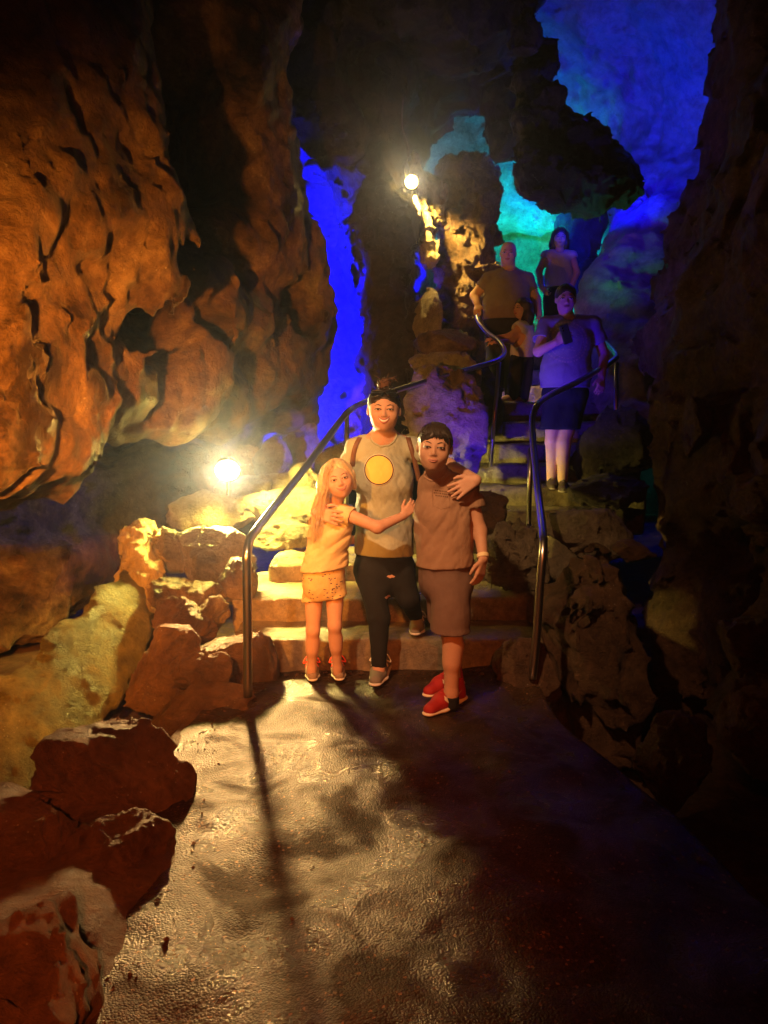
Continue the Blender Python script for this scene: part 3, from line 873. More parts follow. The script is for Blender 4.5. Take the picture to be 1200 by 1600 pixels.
# ------------------------------------------------------------------ steps
st = thing('staircase', 'rough stone steps climbing from the path to the far chamber', 'stairs', (0.0, 4.34, 0))
def step(x0, x1, y0, y1, z, seed, skew=0.0, res=0.03, mat='step_stone'):
    c = np.array([(x0 + x1) / 2, (y0 + y1) / 2, z - 0.2])
    h = np.array([(x1 - x0) / 2, (y1 - y0) / 2, 0.2])
    f = Field(c - h - 0.12, c + h + 0.12, res)
    X, Y, Z = f.ax[0][:, None, None], f.ax[1][None, :, None], f.ax[2][None, None, :]
    Yw = Y - skew * (X - c[0])
    q = [np.abs(X - c[0]) - h[0] + 0.02 + 0 * Yw, np.abs(Yw - c[1]) - h[1] + 0.02, np.abs(Z - c[2]) - h[2] + 0.02]
    q = np.broadcast_arrays(*q)
    f.F = (np.sqrt(sum(np.maximum(a, 0) ** 2 for a in q)) + np.minimum(np.maximum(np.maximum(q[0], q[1]), q[2]), 0) - 0.02).astype(np.float32)
    f.rough(lambda p: 0.020 * fbm(p * 2.5, 4, seed) + 0.007 * fbm(p * 11, 3, seed + 3) + 0.012 * facets(p * np.array([3, 3, 2.0]), seed + 5), 0.1)
    return fobj('step', f, M[mat], st)
step(-0.90, 0.95, 4.34, 5.0, .170, 401)
step(-0.96, 1.05, 4.755, 5.6, .317, 402, .03)
step(-0.80, 1.15, 5.30, 6.1, .440, 403, .05)
step(-0.10, 1.60, 5.68, 6.5, .580, 404, .06)
step(0.25, 1.95, 6.0, 6.8, .72, 405, .06)
step(0.45, 2.2, 6.3, 7.1, .87, 406, .05)
step(0.75, 2.3, 6.75, 7.4, 1.03, 407)
step(0.8, 2.3, 7.05, 7.7, 1.2, 408)
step(0.8, 2.3, 7.32, 8.0, 1.4, 409)
step(0.7, 2.4, 7.6, 9.2, 1.6, 410)
step(0.9, 2.6, 9.0, 9.6, 1.8, 411)
step(0.9, 2.7, 9.25, 9.9, 2.0, 412)
step(0.9, 3.0, 9.5, 11.5, 2.18, 413)

# ------------------------------------------------------------------ loose grit and chips along the path edges
def rubble():
    g = np.random.RandomState(77)
    mb = MB()
    def chip(c, s):
        k = []
        for v in ((1, 0, 0), (-1, 0, 0), (0, 1, 0), (0, -1, 0), (0, 0, .8), (0, 0, -.6)):
            k.append(c + s * (np.array(v) * g.uniform(.6, 1.2) + g.randn(3) * .18))
        mb.add(k, [(0, 2, 4), (2, 1, 4), (1, 3, 4), (3, 0, 4), (2, 0, 5), (1, 2, 5), (3, 1, 5), (0, 3, 5)])
    for i in range(420):
        y = g.uniform(0.9, 4.25)
        side = g.rand()
        if side < .62:
            x = -.72 - .08 * math.sin(y * 2.1) - abs(g.randn()) * .12 + g.uniform(-.02, .05)
        elif side < .9:
            x = 1.62 - .17 * y - abs(g.randn()) * .12 - .1
        else:
            x = g.uniform(-.6, .8)
        s = .0025 + .008 * g.rand() ** 4 if side < .9 else .003 + .006 * g.rand() ** 3
        z = float(path_z(np.array([[x, y, 0.0]]))[0]) if x > -.95 else .05
        chip(np.array([x, y, max(z, -.02 if x < -.8 else z) + s * .3]), s)
    for i in range(140):
        x, y = g.uniform(-.85, .85), 4.30 - abs(g.randn()) * .05
        s = .004 + .014 * g.rand() ** 4
        chip(np.array([x, y, float(path_z(np.array([[x, y, 0.0]]))[0]) + s * .3]), s)
    tag(mb.build('rubble', M['red_rock'], smooth=False), 'loose grit and stone chips along the edges of the path', None, kind='stuff')
rubble()

# ------------------------------------------------------------------ handrails
M['steel'] = plain('brushed_steel', (0.55, 0.53, 0.5), 0.28, 1.0, bump=0.05, bscale=300)
M['steel_dark'] = plain('worn_dark_steel', (0.10, 0.09, 0.09), 0.38, 0.9)
def rail(label, base, path, posts, r=0.023, rp=0.019):
    t = thing('handrail', label, 'handrail', base, 'metal handrails beside the steps')
    mb = MB(); mb.tube(smooth_path(path, 7), r, 12)
    mb.build('rail', M['steel'], t)
    for a, b in posts:
        m = MB(); m.tube([a, (np.asarray(a) + b) / 2, b], rp, 10)
        p = m.build('post', M['steel'], t)
        m = MB(); m.lathe(np.asarray(b, float) + [0, 0, -.01], (0, 0, 1), [(0, 0), (0, .05), (.012, .05), (.016, .022), (.02, .019)], 16)
        m.build('flange', M['steel'], p)
p0 = onz(387, 1094, 0.05)
Yb = float(p0[1])
lr = [at(387, 1088, Yb), at(387, 1000, Yb), at(386, 900, Yb), at(386, 866, Yb), at(391, 843, Yb + .08), at(402, 826, Yb + .2), at(430, 790, Yb + .55), at(480, 727, Yb + 1.05), at(530, 660, Yb + 1.5), at(548, 640, Yb + 1.62), at(568, 629, 5.8), at(625, 608, 6.05), at(700, 586, 6.4), at(765, 567, 6.75), at(784, 558, 6.95), at(788, 547, 7.15), at(778, 532, 7.35), at(762, 520, 7.6), at(748, 503, 7.85), at(745, 488, 8.0), at(746, 474, 8.05)]
rail('long steel handrail rising from the left of the path to the man in polo shirt', p0, lr,
     [(at(542, 642, 5.72), at(541, 790, 5.72)), (at(780, 566, 6.8), at(764, 756, 6.8))])
q0 = onz(832, 1062, 0.06)
Yr = float(q0[1])
rr_ = [at(832, 1060, Yr), at(838, 1000, Yr), at(845, 900, Yr), at(849, 855, Yr + .03), at(848, 830, Yr + .15), at(842, 780, Yr + .55), at(836, 720, Yr + .95), at(832, 675, Yr + 1.25), at(833, 648, Yr + 1.4), at(842, 630, Yr + 1.5), at(862, 616, 5.85), at(900, 598, 6.1), at(940, 576, 6.4), at(958, 563, 6.6), at(963, 556, 6.75), at(955, 545, 7.0), at(938, 530, 7.4), at(920, 516, 7.8)]
rail('steel handrail right of the steps, bending behind the young man', q0, rr_,
     [(at(829, 700, 5.5), at(826, 822, 5.5)), (at(963, 566, 6.75), at(962, 724, 6.75))])

# ------------------------------------------------------------------ floodlights
M['housing'] = plain('black_housing', (0.03, 0.03, 0.03), 0.5, 0.3)
def fixture(key, label, cat='lamp', strength=40.0, rad=0.085, bulb=False, pos=None, face=None, group='floodlights hidden among the rocks'):
    k, loc, aim, pw, col = LAMPS[key][:5]
    loc, aim = np.asarray(loc if pos is None else pos, float), np.asarray(aim, float)
    ax = (aim - loc) if face is None else np.asarray(face, float)
    ax = ax / np.linalg.norm(ax)
    back = loc - ax * 0.03
    t = thing('floodlight', label, cat, back - [0, 0, rad + .1], group)
    mb = MB(); mb.lathe(back, -ax, [(-.012, rad * 1.06), (-.016, rad * 1.12), (0, rad * 1.12), (.05, rad * 1.0), (.10, rad * .6), (.13, rad * .45), (.15, rad * .4), (.15, 0)], 24)
    mb.build('housing', M['housing'], t)
    mb = MB(); mb.lathe(back, ax, [(0, rad * 1.05), (.008, rad * .95), (.014, rad * .6), (.017, 0)], 24)
    if bulb: mb = MB(); mb.lathe(back - ax * .01, ax, [(rad * (1 - math.cos(a)) - .02, rad * math.sin(a)) for a in np.linspace(0.02, math.pi - .02, 14)], 24)
    mb.build('lens', glow('lens_' + key, col, strength), t)
    mb = MB(); mb.tube([back - ax * .05, back - ax * .05 + [0, 0, -rad - .04], back - [0, 0, rad + .1]], .012, 8)
    mb.build('bracket', M['housing'], t)
    return t
FL = fixture('flood', 'glaring white floodlight among the yellow boulders on the left', strength=60)
fixture('white', 'glaring white lamp hung beside the orange column', strength=60, rad=.065, bulb=True, pos=WHITE_POS, face=(-.1, -1, -.35))
fixture('gap', 'blue floodlight hidden in the foot of the narrow cleft', strength=10)
fixture('gap_low', 'second blue floodlight low in the narrow cleft', strength=10)
fixture('gap_front', 'small blue floodlight added unseen behind the woman to light the rocks by the cleft', strength=10, rad=.05)
fixture('stair', 'blue floodlight standing on the steps behind the woman and boy', strength=10, rad=.06)
fixture('cyan', 'cyan floodlight hidden in the far chamber', strength=10)
fixture('green', 'green floodlight on the floor behind the long-haired woman', strength=10)
fixture('under', 'small green floodlight added unseen to light the hanging rock and ridge from below', strength=10, rad=.05)
fixture('roof', 'blue floodlight hidden behind the hanging rock', strength=10)
mb = MB(); mb.tube(smooth_path([at(630, 150, 7.9), at(628, 195, 7.85), at(634, 215, 7.85), at(639, 240, 7.85), at(632, 262, 7.85), at(634, 274, 8.0), at(641, 280, 8.28)], 6), .008, 6)
tag(mb.build('cable', plain('cable_grey', (.25, .23, .2), .6), None, at(630, 150, 7.9)), 'thin cable hanging down the rock to the bright white lamp', 'cable')
# ------------------------------------------------------------------ people
def unit(v):
    v = np.asarray(v, float)
    return v / np.linalg.norm(v)

def collar(shirt, mat, c, axis, r, parent, tubes=.006):
    axis = unit(axis)
    u = unit(np.cross(axis, [0.0, 1, 0.2])); v = np.cross(axis, u)
    me = shirt.data
    bv = BVHTree.FromPolygons([q.co + Vector(ORIG[shirt.name]) for q in me.vertices], [p.vertices[:] for p in me.polygons])
    pts = []
    for i in range(33):
        a = 2 * math.pi * i / 32
        q = np.asarray(c) + r * (u * math.cos(a) + v * math.sin(a))
        h = bv.find_nearest(Vector(q))
        pts.append(np.array(h[0]))
    mb = MB(); mb.tube(pts, tubes, 6)
    return mb.build('collar', mat, parent)

class Head:
    """head frame: x to the viewer's right, y out of the face, z up, unit = chin to crown"""
    def __init__(s, c, fwd, up, H):
        s.c, s.H = np.asarray(c, float), H
        s.f = unit(fwd)
        u = unit(up)
        s.r = unit(np.cross(u, s.f))
        s.u = np.cross(s.f, s.r)
        s.M = np.stack([s.r, s.f, s.u], 1)
    def p(s, x, y, z):
        return s.c + s.H * (x * s.r + y * s.f + z * s.u)
    def ball(s, f, x, y, z, rx, ry, rz, k=0.05, sub=False):
        H = s.H
        f.ball(s.p(x, y, z), (rx * H, ry * H, rz * H), k * H, s.M, sub)
    def cone(s, f, a, b, ra, rb, k=0.04, sub=False):
        f.cone(s.p(*a), s.p(*b), ra * s.H, rb * s.H, k * s.H, sub=sub)

def skull(f, h, neck, rn, wide=1.0, smile=0.0, ears=True):
    w = wide
    h.ball(f, 0, -.08, .13, .335 * w, .40, .36)
    h.ball(f, 0, .06, -.08, .30 * w, .31, .34, .1)
    h.ball(f, 0, .10, -.28, .235 * w, .22, .20, .1)
    h.ball(f, 0, .20, -.385, .11, .12, .095, .08)
    for s in (-1, 1):
        h.ball(f, s * .165 * w, .225, -.145 + .03 * smile, .11, .10, .11, .1)
        if ears:
            h.ball(f, s * .335 * w, -.05, -.03, .035, .07, .11, .03)
        h.ball(f, s * .14, .42, .01, .085, .09, .05, .06, sub=True)
        h.ball(f, s * .14, .318, .0, .075, .06, .05, .03)
        h.ball(f, s * .045, .365, -.145, .034, .042, .028, .03)
    h.cone(f, (-.16, .305, .08), (.16, .305, .08), .035, .035, .07)
    h.cone(f, (0, .345, .03), (0, .40, -.115), .022, .040, .05)
    h.ball(f, 0, .275, -.26, .14, .10, .10, .08)
    f.cone(h.p(0, -.08, -.3), neck, rn, rn * 1.08, 0.03)

def face(h, body, parent, lip, iris, brow, smile=0.02, teeth=False, squint=1.0, names=('eye', 'eyebrow', 'lips')):
    bv = BVHTree.FromPolygons([v.co + Vector(ORIG[body.name]) for v in body.data.vertices], [p.vertices[:] for p in body.data.polygons])
    def pr(x, z, off=0.0):
        o = h.p(x, 1.2, z)
        hit = bv.ray_cast(Vector(o), Vector(-h.f))
        q = np.array(hit[0]) if hit[0] is not None else h.p(x, .3, z)
        return q + h.f * off * h.H
    H = h.H
    for s in (-1, 1):
        e = pr(s * .14, .005)
        f = Field(e - .2 * H, e + .2 * H, H * .012)
        f.ball(e - h.f * .02 * H, (.066 * H, .035 * H, .03 * H * squint), .003, h.M)
        eo = fobj('eye', f, M['eye_white'], parent)
        f = Field(e - .1 * H, e + .1 * H, H * .008)
        f.ball(e + h.f * .004 * H, (.030 * H, .02 * H, .028 * H * squint), .003, h.M)
        fobj('iris', f, iris, eo)
        mb = MB(); mb.tube([pr(s * .14 + x, .005 + .034 * squint * (1 - (x / .075) ** 2), .012) for x in np.linspace(-.078, .078, 7)], .011 * H, 6)
        mb.build('eyelash', brow, eo)
        mb = MB(); mb.tube(smooth_path([pr(s * .06, .085, .004), pr(s * .14, .115, .004), pr(s * .215, .085, .004)], 4), [.007 * H + .006 * H * math.sin(3.1 * i / 8) for i in range(9)], 6)
        mb.build('eyebrow', brow, parent)
    w_ = .10 + .035 * (smile > .03)
    def mz(x): return -.262 + smile * 1.6 * (x / w_) ** 2
    xs = np.linspace(-w_, w_, 9)
    g = .024 if teeth else .004
    mb = MB()
    mb.tube([pr(x, mz(x) + g + .012 * (1 - (x / w_) ** 2), .006) for x in xs], [.005 * H + .011 * H * (1 - (x / w_) ** 2) for x in xs], 6)
    mb.tube([pr(x, mz(x) - g - .016 * (1 - (x / w_) ** 2), .006) for x in xs], [.005 * H + .014 * H * (1 - (x / w_) ** 2) for x in xs], 6)
    lp = mb.build('lips', lip, parent)
    if teeth:
        mb = MB(); mb.tube([pr(x * .88, mz(x * .88), .000) for x in xs], [.005 * H + .022 * H * (1 - (x / w_) ** 2) for x in xs], 6)
        mb.build('teeth', M['teeth'], lp)
    return pr, bv

def hand(f, wrist, d, back, side, L, curl=0.5, spread=0.10, thumb=0.6, rw=None):
    """d: towards the finger tips, back: out of the back of the hand, side: towards the thumb"""
    d, back = unit(d), np.asarray(back, float)
    back = unit(back - d * (back @ d))
    th = np.cross(d, back)
    if th @ np.asarray(side, float) < 0: th = -th
    w = np.asarray(wrist, float)
    P = L * .48
    for t in (-1.05, -.35, .35, 1.05):
        f.cone(w + th * t * L * .08, w + d * P + th * t * L * .15, L * .085, L * .075, L * .05)
    tips = []
    for i, (t, ln) in enumerate(((1.05, .40), (.35, .46), (-.35, .43), (-1.05, .33))):
        a = w + d * P * .92 + th * t * L * .155
        dd = unit(d + th * t * spread)
        ang = 0.0
        r = L * .058
        for j, fr in enumerate((.45, .32, .25)):
            ang += curl * (0.5, 1.0, .8)[j]
            v = dd * math.cos(ang) - back * math.sin(ang)
            b = a + v * ln * L * fr
            f.cone(a, b, r, r * .9, L * .016)
            a, r = b, r * .9
        tips.append(a)
    a = w + d * P * .25 + th * L * .15
    for j, fr in enumerate((.21, .16, .12)):
        v = unit(th * (.6 - .35 * j * thumb) + d * (.7 + .3 * j) - back * (.15 + .35 * j * curl))
        b = a + v * L * fr
        f.cone(a, b, L * (.07 - .01 * j), L * (.062 - .011 * j), L * .035)
        a = b
    return tips

def limb(f, pts, rs, k=0.02):
    for i in range(len(pts) - 1):
        f.cone(pts[i], pts[i + 1], rs[i], rs[i + 1], k)

def folds(seed, amp=.006, fr=(7, 7, 7), rot=0.0, fine=.0):
    c, s = math.cos(rot), math.sin(rot)
    def fn(p):
        q = np.stack([(p[:, 0] * c + p[:, 2] * s) * fr[0], p[:, 1] * fr[1], (-p[:, 0] * s + p[:, 2] * c) * fr[2]], 1)
        v = amp * fbm(q, 3, seed, True) * 0.8
        if fine: v = v + fine * fbm(p * 40, 2, seed + 5)
        return v
    return fn

def on_cloth(o, pts2, proj, d):
    """drop points onto a garment mesh along direction d"""
    bv = BVHTree.FromPolygons([v.co + Vector(ORIG[o.name]) for v in o.data.vertices], [p.vertices[:] for p in o.data.polygons])
    out = []
    for a in pts2:
        q = proj(*a)
        hit = bv.ray_cast(Vector(q - np.asarray(d) * .6), Vector(d))
        out.append(np.array(hit[0]) if hit[0] is not None else q)
    return out

def ring_decal(name, mat, o, c, ux, uz, r0, r1, d, off, parent, n=72, rings=12):
    V, Fc = [], []
    P = []
    for i in range(rings + 1):
        r = r0 + (r1 - r0) * i / rings
        for j in range(n):
            a = 2 * math.pi * j / n
            P.append((r * math.cos(a), r * math.sin(a)))
    W = on_cloth(o, P, lambda x, z: c + ux * x + uz * z, d)
    V = [q - np.asarray(d) * off for q in W]
    for i in range(rings):
        for j in range(n):
            j2 = (j + 1) % n
            Fc.append((i * n + j, i * n + j2, (i + 1) * n + j2, (i + 1) * n + j))
    return obj(name, V, Fc, mat, parent)

def shoe(parent, heel, toe, W, up_m, sole_m, lace_m, high=.085, swoosh=None, loops=True, face_dir=None, sole_h=.026):
    heel, toe = np.asarray(heel, float), np.asarray(toe, float)
    d = unit(toe - heel); L = np.linalg.norm(toe - heel)
    s = np.cross([0, 0, 1], d); s = unit(s)
    up = np.cross(d, s)
    P = lambda x, y, z: heel + d * (x * L) + s * (y * W) + up * z
    lo, hi = np.minimum(heel, toe) - .09, np.maximum(heel, toe) + [.09, .09, .17]
    f = Field(lo, hi, .0042)
    hs = sole_h
    f.cone(P(.15, 0, hs), P(.17, 0, high + .012), W * .40, W * .33, .02)
    f.cone(P(.2, 0, hs + .02), P(.62, 0, hs + .012), W * .42, W * .46, .02)
    f.cone(P(.62, 0, hs + .008), P(.86, 0, hs + .002), W * .46, W * .36, .02)
    f.cone(P(.25, 0, high - .005), P(.62, 0, hs + .035), W * .28, W * .24, .03)
    f.cut(P(0, 0, hs * .7), -up, .004)
    f.cone(P(.17, 0, high + .01), P(.16, 0, high + .09), W * .27, W * .30, .008, sub=True)
    sh = fobj('shoe', f, up_m, parent)
    f = Field(lo, hi, .0042)
    n = up
    f.cone(P(.13, 0, hs * .5), P(.62, .03, hs * .5), W * .47, W * .52, .01, n, .34)
    f.cone(P(.62, .03, hs * .5), P(.88, 0, hs * .62), W * .52, W * .38, .01, n, .34)
    f.cut(P(0, 0, 0), -up, .003)
    fobj('sole', f, sole_m, sh)
    mb = MB()
    for i in range(4):
        x = .34 + .085 * i
        z = high + .005 - (high - hs - .045) * (x - .25) / .37
        mb.tube(smooth_path([P(x, -.34, z - .018), P(x + .02, 0, z + .012), P(x + .05, .34, z - .018)], 4), .0042, 6)
        mb.tube(smooth_path([P(x + .05, -.34, z - .018), P(x + .02, 0, z + .014), P(x, .34, z - .018)], 4), .0042, 6)
    if loops:
        for q in (-1, 1):
            z = high + .004
            mb.tube(smooth_path([P(.34, 0, z), P(.36, q * .35, z + .016), P(.46, q * .62, z - .012), P(.44, q * .3, z - .004), P(.34, 0, z)], 5), .004, 6)
            mb.tube(smooth_path([P(.34, 0, z), P(.42, q * .25, z - .006), P(.52, q * .48, z - .032)], 5), .0036, 6)
    mb.build('laces', lace_m, sh)
    if swoosh is not None:
        bv = BVHTree.FromPolygons([v.co + Vector(ORIG[sh.name]) for v in sh.data.vertices], [p.vertices[:] for p in sh.data.polygons])
        o_ = swoosh
        top = [(.80, .0), (.70, -.012), (.60, -.018), (.50, -.017), (.42, -.006), (.385, .012)]
        low = [(.80, .0), (.70, -.017), (.60, -.031), (.50, -.039), (.42, -.036), (.355, -.008)]
        V, Fc = [], []
        for (a, b) in zip(smooth_path([(u, v, 0) for u, v in top], 3), smooth_path([(u, v, 0) for u, v in low], 3)):
            for t in (0, .5, 1):
                q = a * (1 - t) + b * t
                w0 = P(1.02 - q[0], o_ * 1.5, hs + .046 + q[1] * .85)
                hit = bv.ray_cast(Vector(w0), Vector(-s * o_))
                V.append((np.array(hit[0]) if hit[0] is not None else w0 - s * o_ * W) + s * o_ * .0025)
        for i in range(len(V) // 3 - 1):
            for t in (0, 1):
                Fc.append((i * 3 + t, i * 3 + t + 1, i * 3 + t + 4, i * 3 + t + 3))
        obj('swoosh', V, Fc, sole_m, sh)
    return sh

def strands(mb, path, n, spread, r, seed, wav=.01, sides=5):
    g = np.random.RandomState(seed)
    path = [np.asarray(p, float) for p in path]
    for i in range(n):
        o0, o1 = g.randn(3) * spread * .6, g.randn(3) * spread
        m = len(path)
        cut = m if g.rand() < .7 else max(3, m - g.randint(1, 2))
        pts = [path[j] + o0 + (o1 - o0) * j / (m - 1) + g.randn(3) * wav * j / (m - 1) for j in range(cut)]
        pts = smooth_path(pts, 4)
        rr = [r * (1 - .75 * (j / (len(pts) - 1)) ** 2) for j in range(len(pts))]
        mb.tube(pts, rr, sides)

# materials
M['skin'] = plain('skin', (0.56, 0.33, 0.23), 0.58, spec=.3, bump=.08, bscale=160, var=.08, vscale=14, sss=.12)
M['skin_boy'] = plain('skin_tan', (0.50, 0.28, 0.18), 0.58, spec=.3, bump=.08, bscale=160, var=.08, vscale=14, sss=.12)
M['eye_white'] = plain('eye_white', (0.62, 0.58, 0.54), 0.25)
M['iris_brown'] = plain('iris_brown', (0.03, 0.016, 0.01), 0.15)
M['teeth'] = plain('teeth', (0.82, 0.78, 0.7), 0.3)
M['lip'] = plain('lip', (0.40, 0.13, 0.11), 0.4)
M['lip_child'] = plain('lip_child', (0.42, 0.17, 0.13), 0.42)
M['hair_dark'] = plain('hair_dark_brown', (0.028, 0.016, 0.011), 0.45, bump=.25, bscale=120)
M['hair_bun'] = plain('hair_brown', (0.13, 0.06, 0.035), 0.45, bump=.3, bscale=120, var=.3, vscale=40)
M['hair_blond'] = plain('hair_blond', (0.60, 0.47, 0.27), 0.42, bump=.3, bscale=150, var=.25, vscale=60)
M['brow_light'] = plain('brow_light', (0.16, 0.09, 0.05), 0.6)
def cloth(n, c, var=.12, b=.35):
    m = plain(n, c, .88, bump=b, bscale=420, var=var, vscale=9, spec=.2)
    nt = m.node_tree
    bp = [k for k in nt.nodes if k.type == 'BUMP'][0]
    tc = [k for k in nt.nodes if k.type == 'TEX_COORD'][0]
    mp = N(nt, 'ShaderNodeMapping'); mp.inputs['Rotation'].default_value = (.3, .6, 0); mp.inputs['Scale'].default_value = (1, 1, .35)
    nt.links.new(tc.outputs['Object'], mp.inputs[0])
    wn = N(nt, 'ShaderNodeTexNoise', i_Scale=15.0, i_Detail=3.0, i_Roughness=.5, i_Distortion=1.2)
    nt.links.new(mp.outputs[0], wn.inputs['Vector'])
    b2 = N(nt, 'ShaderNodeBump', i_Strength=.22, i_Distance=.03)
    nt.links.new(wn.outputs['Fac'], b2.inputs['Height'])
    nt.links.new(b2.outputs[0], bp.inputs['Normal'])
    return m
M['sage'] = cloth('sage_cotton', (0.36, 0.40, 0.33))
M['yellow_tee'] = cloth('pale_yellow_cotton', (0.66, 0.54, 0.30))
M['brown_tee'] = cloth('washed_brown_cotton', (0.31, 0.19, 0.12))
M['brown_shorts'] = cloth('dark_brown_twill', (0.14, 0.085, 0.065))
M['black_cloth'] = cloth('black_knit', (0.014, 0.012, 0.012))
M['strap'] = plain('brown_leather', (0.14, 0.06, 0.03), .5)

def floral():
    m = cloth('yellow_print_cotton', (0.62, 0.46, 0.20))
    nt = m.node_tree; b = nt.nodes['Principled BSDF']; L = nt.links.new
    tc = N(nt, 'ShaderNodeTexCoord')
    mp = N(nt, 'ShaderNodeMapping'); mp.inputs['Rotation'].default_value = (0, .6, 0); mp.inputs['Scale'].default_value = (1, 1, 2.2)
    L(tc.outputs['Object'], mp.inputs[0])
    v = N(nt, 'ShaderNodeTexVoronoi', i_Scale=38.0); L(mp.outputs[0], v.inputs['Vector'])
    n = N(nt, 'ShaderNodeTexNoise', i_Scale=13.0, i_Detail=1.0); L(tc.outputs['Object'], n.inputs['Vector'])
    a = N(nt, 'ShaderNodeMath', operation='LESS_THAN'); a.inputs[1].default_value = .24; L(v.outputs['Distance'], a.inputs[0])
    c = N(nt, 'ShaderNodeMath', operation='GREATER_THAN'); c.inputs[1].default_value = .46; L(n.outputs['Fac'], c.inputs[0])
    t = N(nt, 'ShaderNodeMath', operation='MULTIPLY'); L(a.outputs[0], t.inputs[0]); L(c.outputs[0], t.inputs[1])
    mx = N(nt, 'ShaderNodeMix', data_type='RGBA')
    src = b.inputs['Base Color'].links[0].from_socket
    L(t.outputs[0], mx.inputs[0]); L(src, mx.inputs[6]); mx.inputs[7].default_value = (.07, .05, .09, 1)
    L(mx.outputs[2], b.inputs['Base Color'])
    return m
M['floral'] = floral()
Z = np.array([0, 0, 1.0])

# ================================================================== woman
def woman():
    g0 = onz(600, 1040, 0)
    t = thing('person', 'woman in a sage T-shirt with round yellow emblem, hugging the two children', 'person', (g0[0], 4.25, 0))
    h = Head(at(600, 641, 4.20), (0.0, -1, .03), (.02, 0.05, 1), .232)
    neck = at(599, 678, 4.26)
    sl, sr = at(557, 700, 4.28), at(646, 700, 4.28)
    el, wl = at(522, 772, 4.34), at(494, 800, 3.97)
    er, wr = at(702, 728, 4.10), at(744, 750, 3.72)
    hl, hr = at(578, 890, 4.28), at(624, 890, 4.28)
    kl, al = at(592, 965, 4.17), at(592, 1046, 4.10)
    kr, ar = at(638, 935, 4.22), at(651, 966, 4.50)
    n = np.array([0, 1.0, 0])
    fine = [(at(600, 641, 4.2), .135), (at(515, 805, 3.92), .09), (at(722, 762, 3.68), .09)]
    f = Field((-.55, 3.5, -.02), (.6, 4.75, 1.75), .013, fine, .005)
    skull(f, h, neck, .055, 1.12, 1)
    f.ball(at(600, 750, 4.29), (.155, .105, .19), .03)
    f.ball(at(600, 815, 4.29), (.145, .11, .15), .05)
    f.ball(at(600, 880, 4.29), (.165, .115, .12), .05)
    f.cone(sl, sr, .05, .05, .05)
    for q in (sl, sr): f.cone(neck - Z * .02, q, .05, .045, .04)
    limb(f, [sl, el, wl], [.047, .038, .027]); limb(f, [sr, er, wr], [.047, .038, .027])
    hand(f, wl, (1, -.28, -.25), (-.2, -1, .1), (.2, 0, 1), .165, .16, .14)
    hand(f, wr, (-1, -.25, -.50), (.1, -1, .35), (-.3, 0, 1), .165, .16, .2)
    limb(f, [hl, kl, al], [.085, .056, .036]); limb(f, [hr, kr, ar], [.085, .056, .036])
    body = fobj('body', f, M['skin'], t)
    face(h, body, t, M['lip'], M['iris_brown'], M['hair_dark'], .062, True, .62)
    # shirt
    f = Field((-.38, 3.85, .55), (.4, 4.6, 1.5), .0065)
    c0 = at(600, 745, 4.27)
    f.cone(at(585, 752, 4.22), at(615, 752, 4.22), .105, .105, .05, n, .9)
    f.ball(c0, (.168, .125, .17), .05)
    f.cone(at(600, 790, 4.275), at(600, 880, 4.275), .165, .178, .05, n, .72)
    f.cone(sl + Z * .004, sr + Z * .004, .058, .058, .06)
    for q in (sl, sr): f.cone(neck - Z * .028, q, .060, .054, .04)
    f.cone(sl, sl + (el - sl) * .6, .062, .066, .03)
    f.cone(sr, sr + (er - sr) * .6, .062, .066, .03)
    f.rough(folds(501, .014, (12, 6, 3.5), .45), .035)
    f.rough(folds(502, .006, (20, 10, 5), -.5), .035)
    f.cut(at(600, 873, 4.13), (-.03, 0, -1))
    for q, e in ((sl, el), (sr, er)): f.cone(q + (e - q) * .62, q + (e - q) * 1.2, .085, .085, .004, sub=True)
    f.cone(neck + Z * .10 + [0, -.06, 0], neck + Z * -.005 + [0, -.042, 0], .082, .066, .008, sub=True)
    shirt = fobj('shirt', f, M['sage'], t)
    collar(shirt, M['sage'], neck + np.array([0, -.045, .022]), [0, -.02, .1], .078, shirt)
    e = at(592, 735, 4.1)
    X = np.array([1.0, 0, 0]); d = np.array([0, 1.0, 0])
    ring_decal('emblem', plain('print_white', (.66, .62, .52), .8), shirt, e, X, Z, .0, .0835, d, .004, shirt)
    ring_decal('emblem_ring', plain('print_dark', (.05, .025, .02), .8), shirt, e, X, Z, .0, .0805, d, .006, shirt)
    ring_decal('emblem_disc', plain('print_yellow', (.80, .58, .13), .8), shirt, e, X, Z, .0, .0745, d, .008, shirt)
    # leggings
    f = Field((-.3, 3.9, .05), (.4, 4.8, .9), .0075)
    f.cone(at(600, 850, 4.285), at(600, 890, 4.285), .152, .168, .03, n, .72)
    limb(f, [hl, kl, al + (kl - al) * .12], [.090, .060, .043], .03); limb(f, [hr, kr, ar + (kr - ar) * .1], [.090, .060, .042], .03)
    f.rough(folds(511, .004, (14, 14, 20)), .03)
    lg = fobj('leggings', f, M['black_cloth'], t)
    for a, wpx in (((611, 905), 7), ((606, 939), 5)):
        P = [(x, z) for z in (-.010, .012) for x in np.linspace(-wpx, wpx, 9)]
        sc = 4.1 / FPX
        W = on_cloth(lg, P, lambda x, z: at(a[0], a[1], 4.1) + np.array([x * sc, 0, z * .8 * (1 - (x / wpx) ** 2) + .002 * math.sin(x)]), np.array([0, 1.0, 0]))
        obj('rip', [q - [0, .002, 0] for q in W], [(i, i + 1, i + 10, i + 9) for i in range(8)], M['skin'], lg)
    # hair, pulled up into a bun
    f = Field(h.c - [.13, .16, .12], h.c + [.13, .16, .24], .0045)
    h.ball(f, 0, -.09, .14, .392, .42, .38, .03)
    h.ball(f, 0, .45, -.16, .335, .36, .43, .06, sub=True)
    f.cut(h.p(0, 0, -.2), -h.u + h.f * .5, .01)
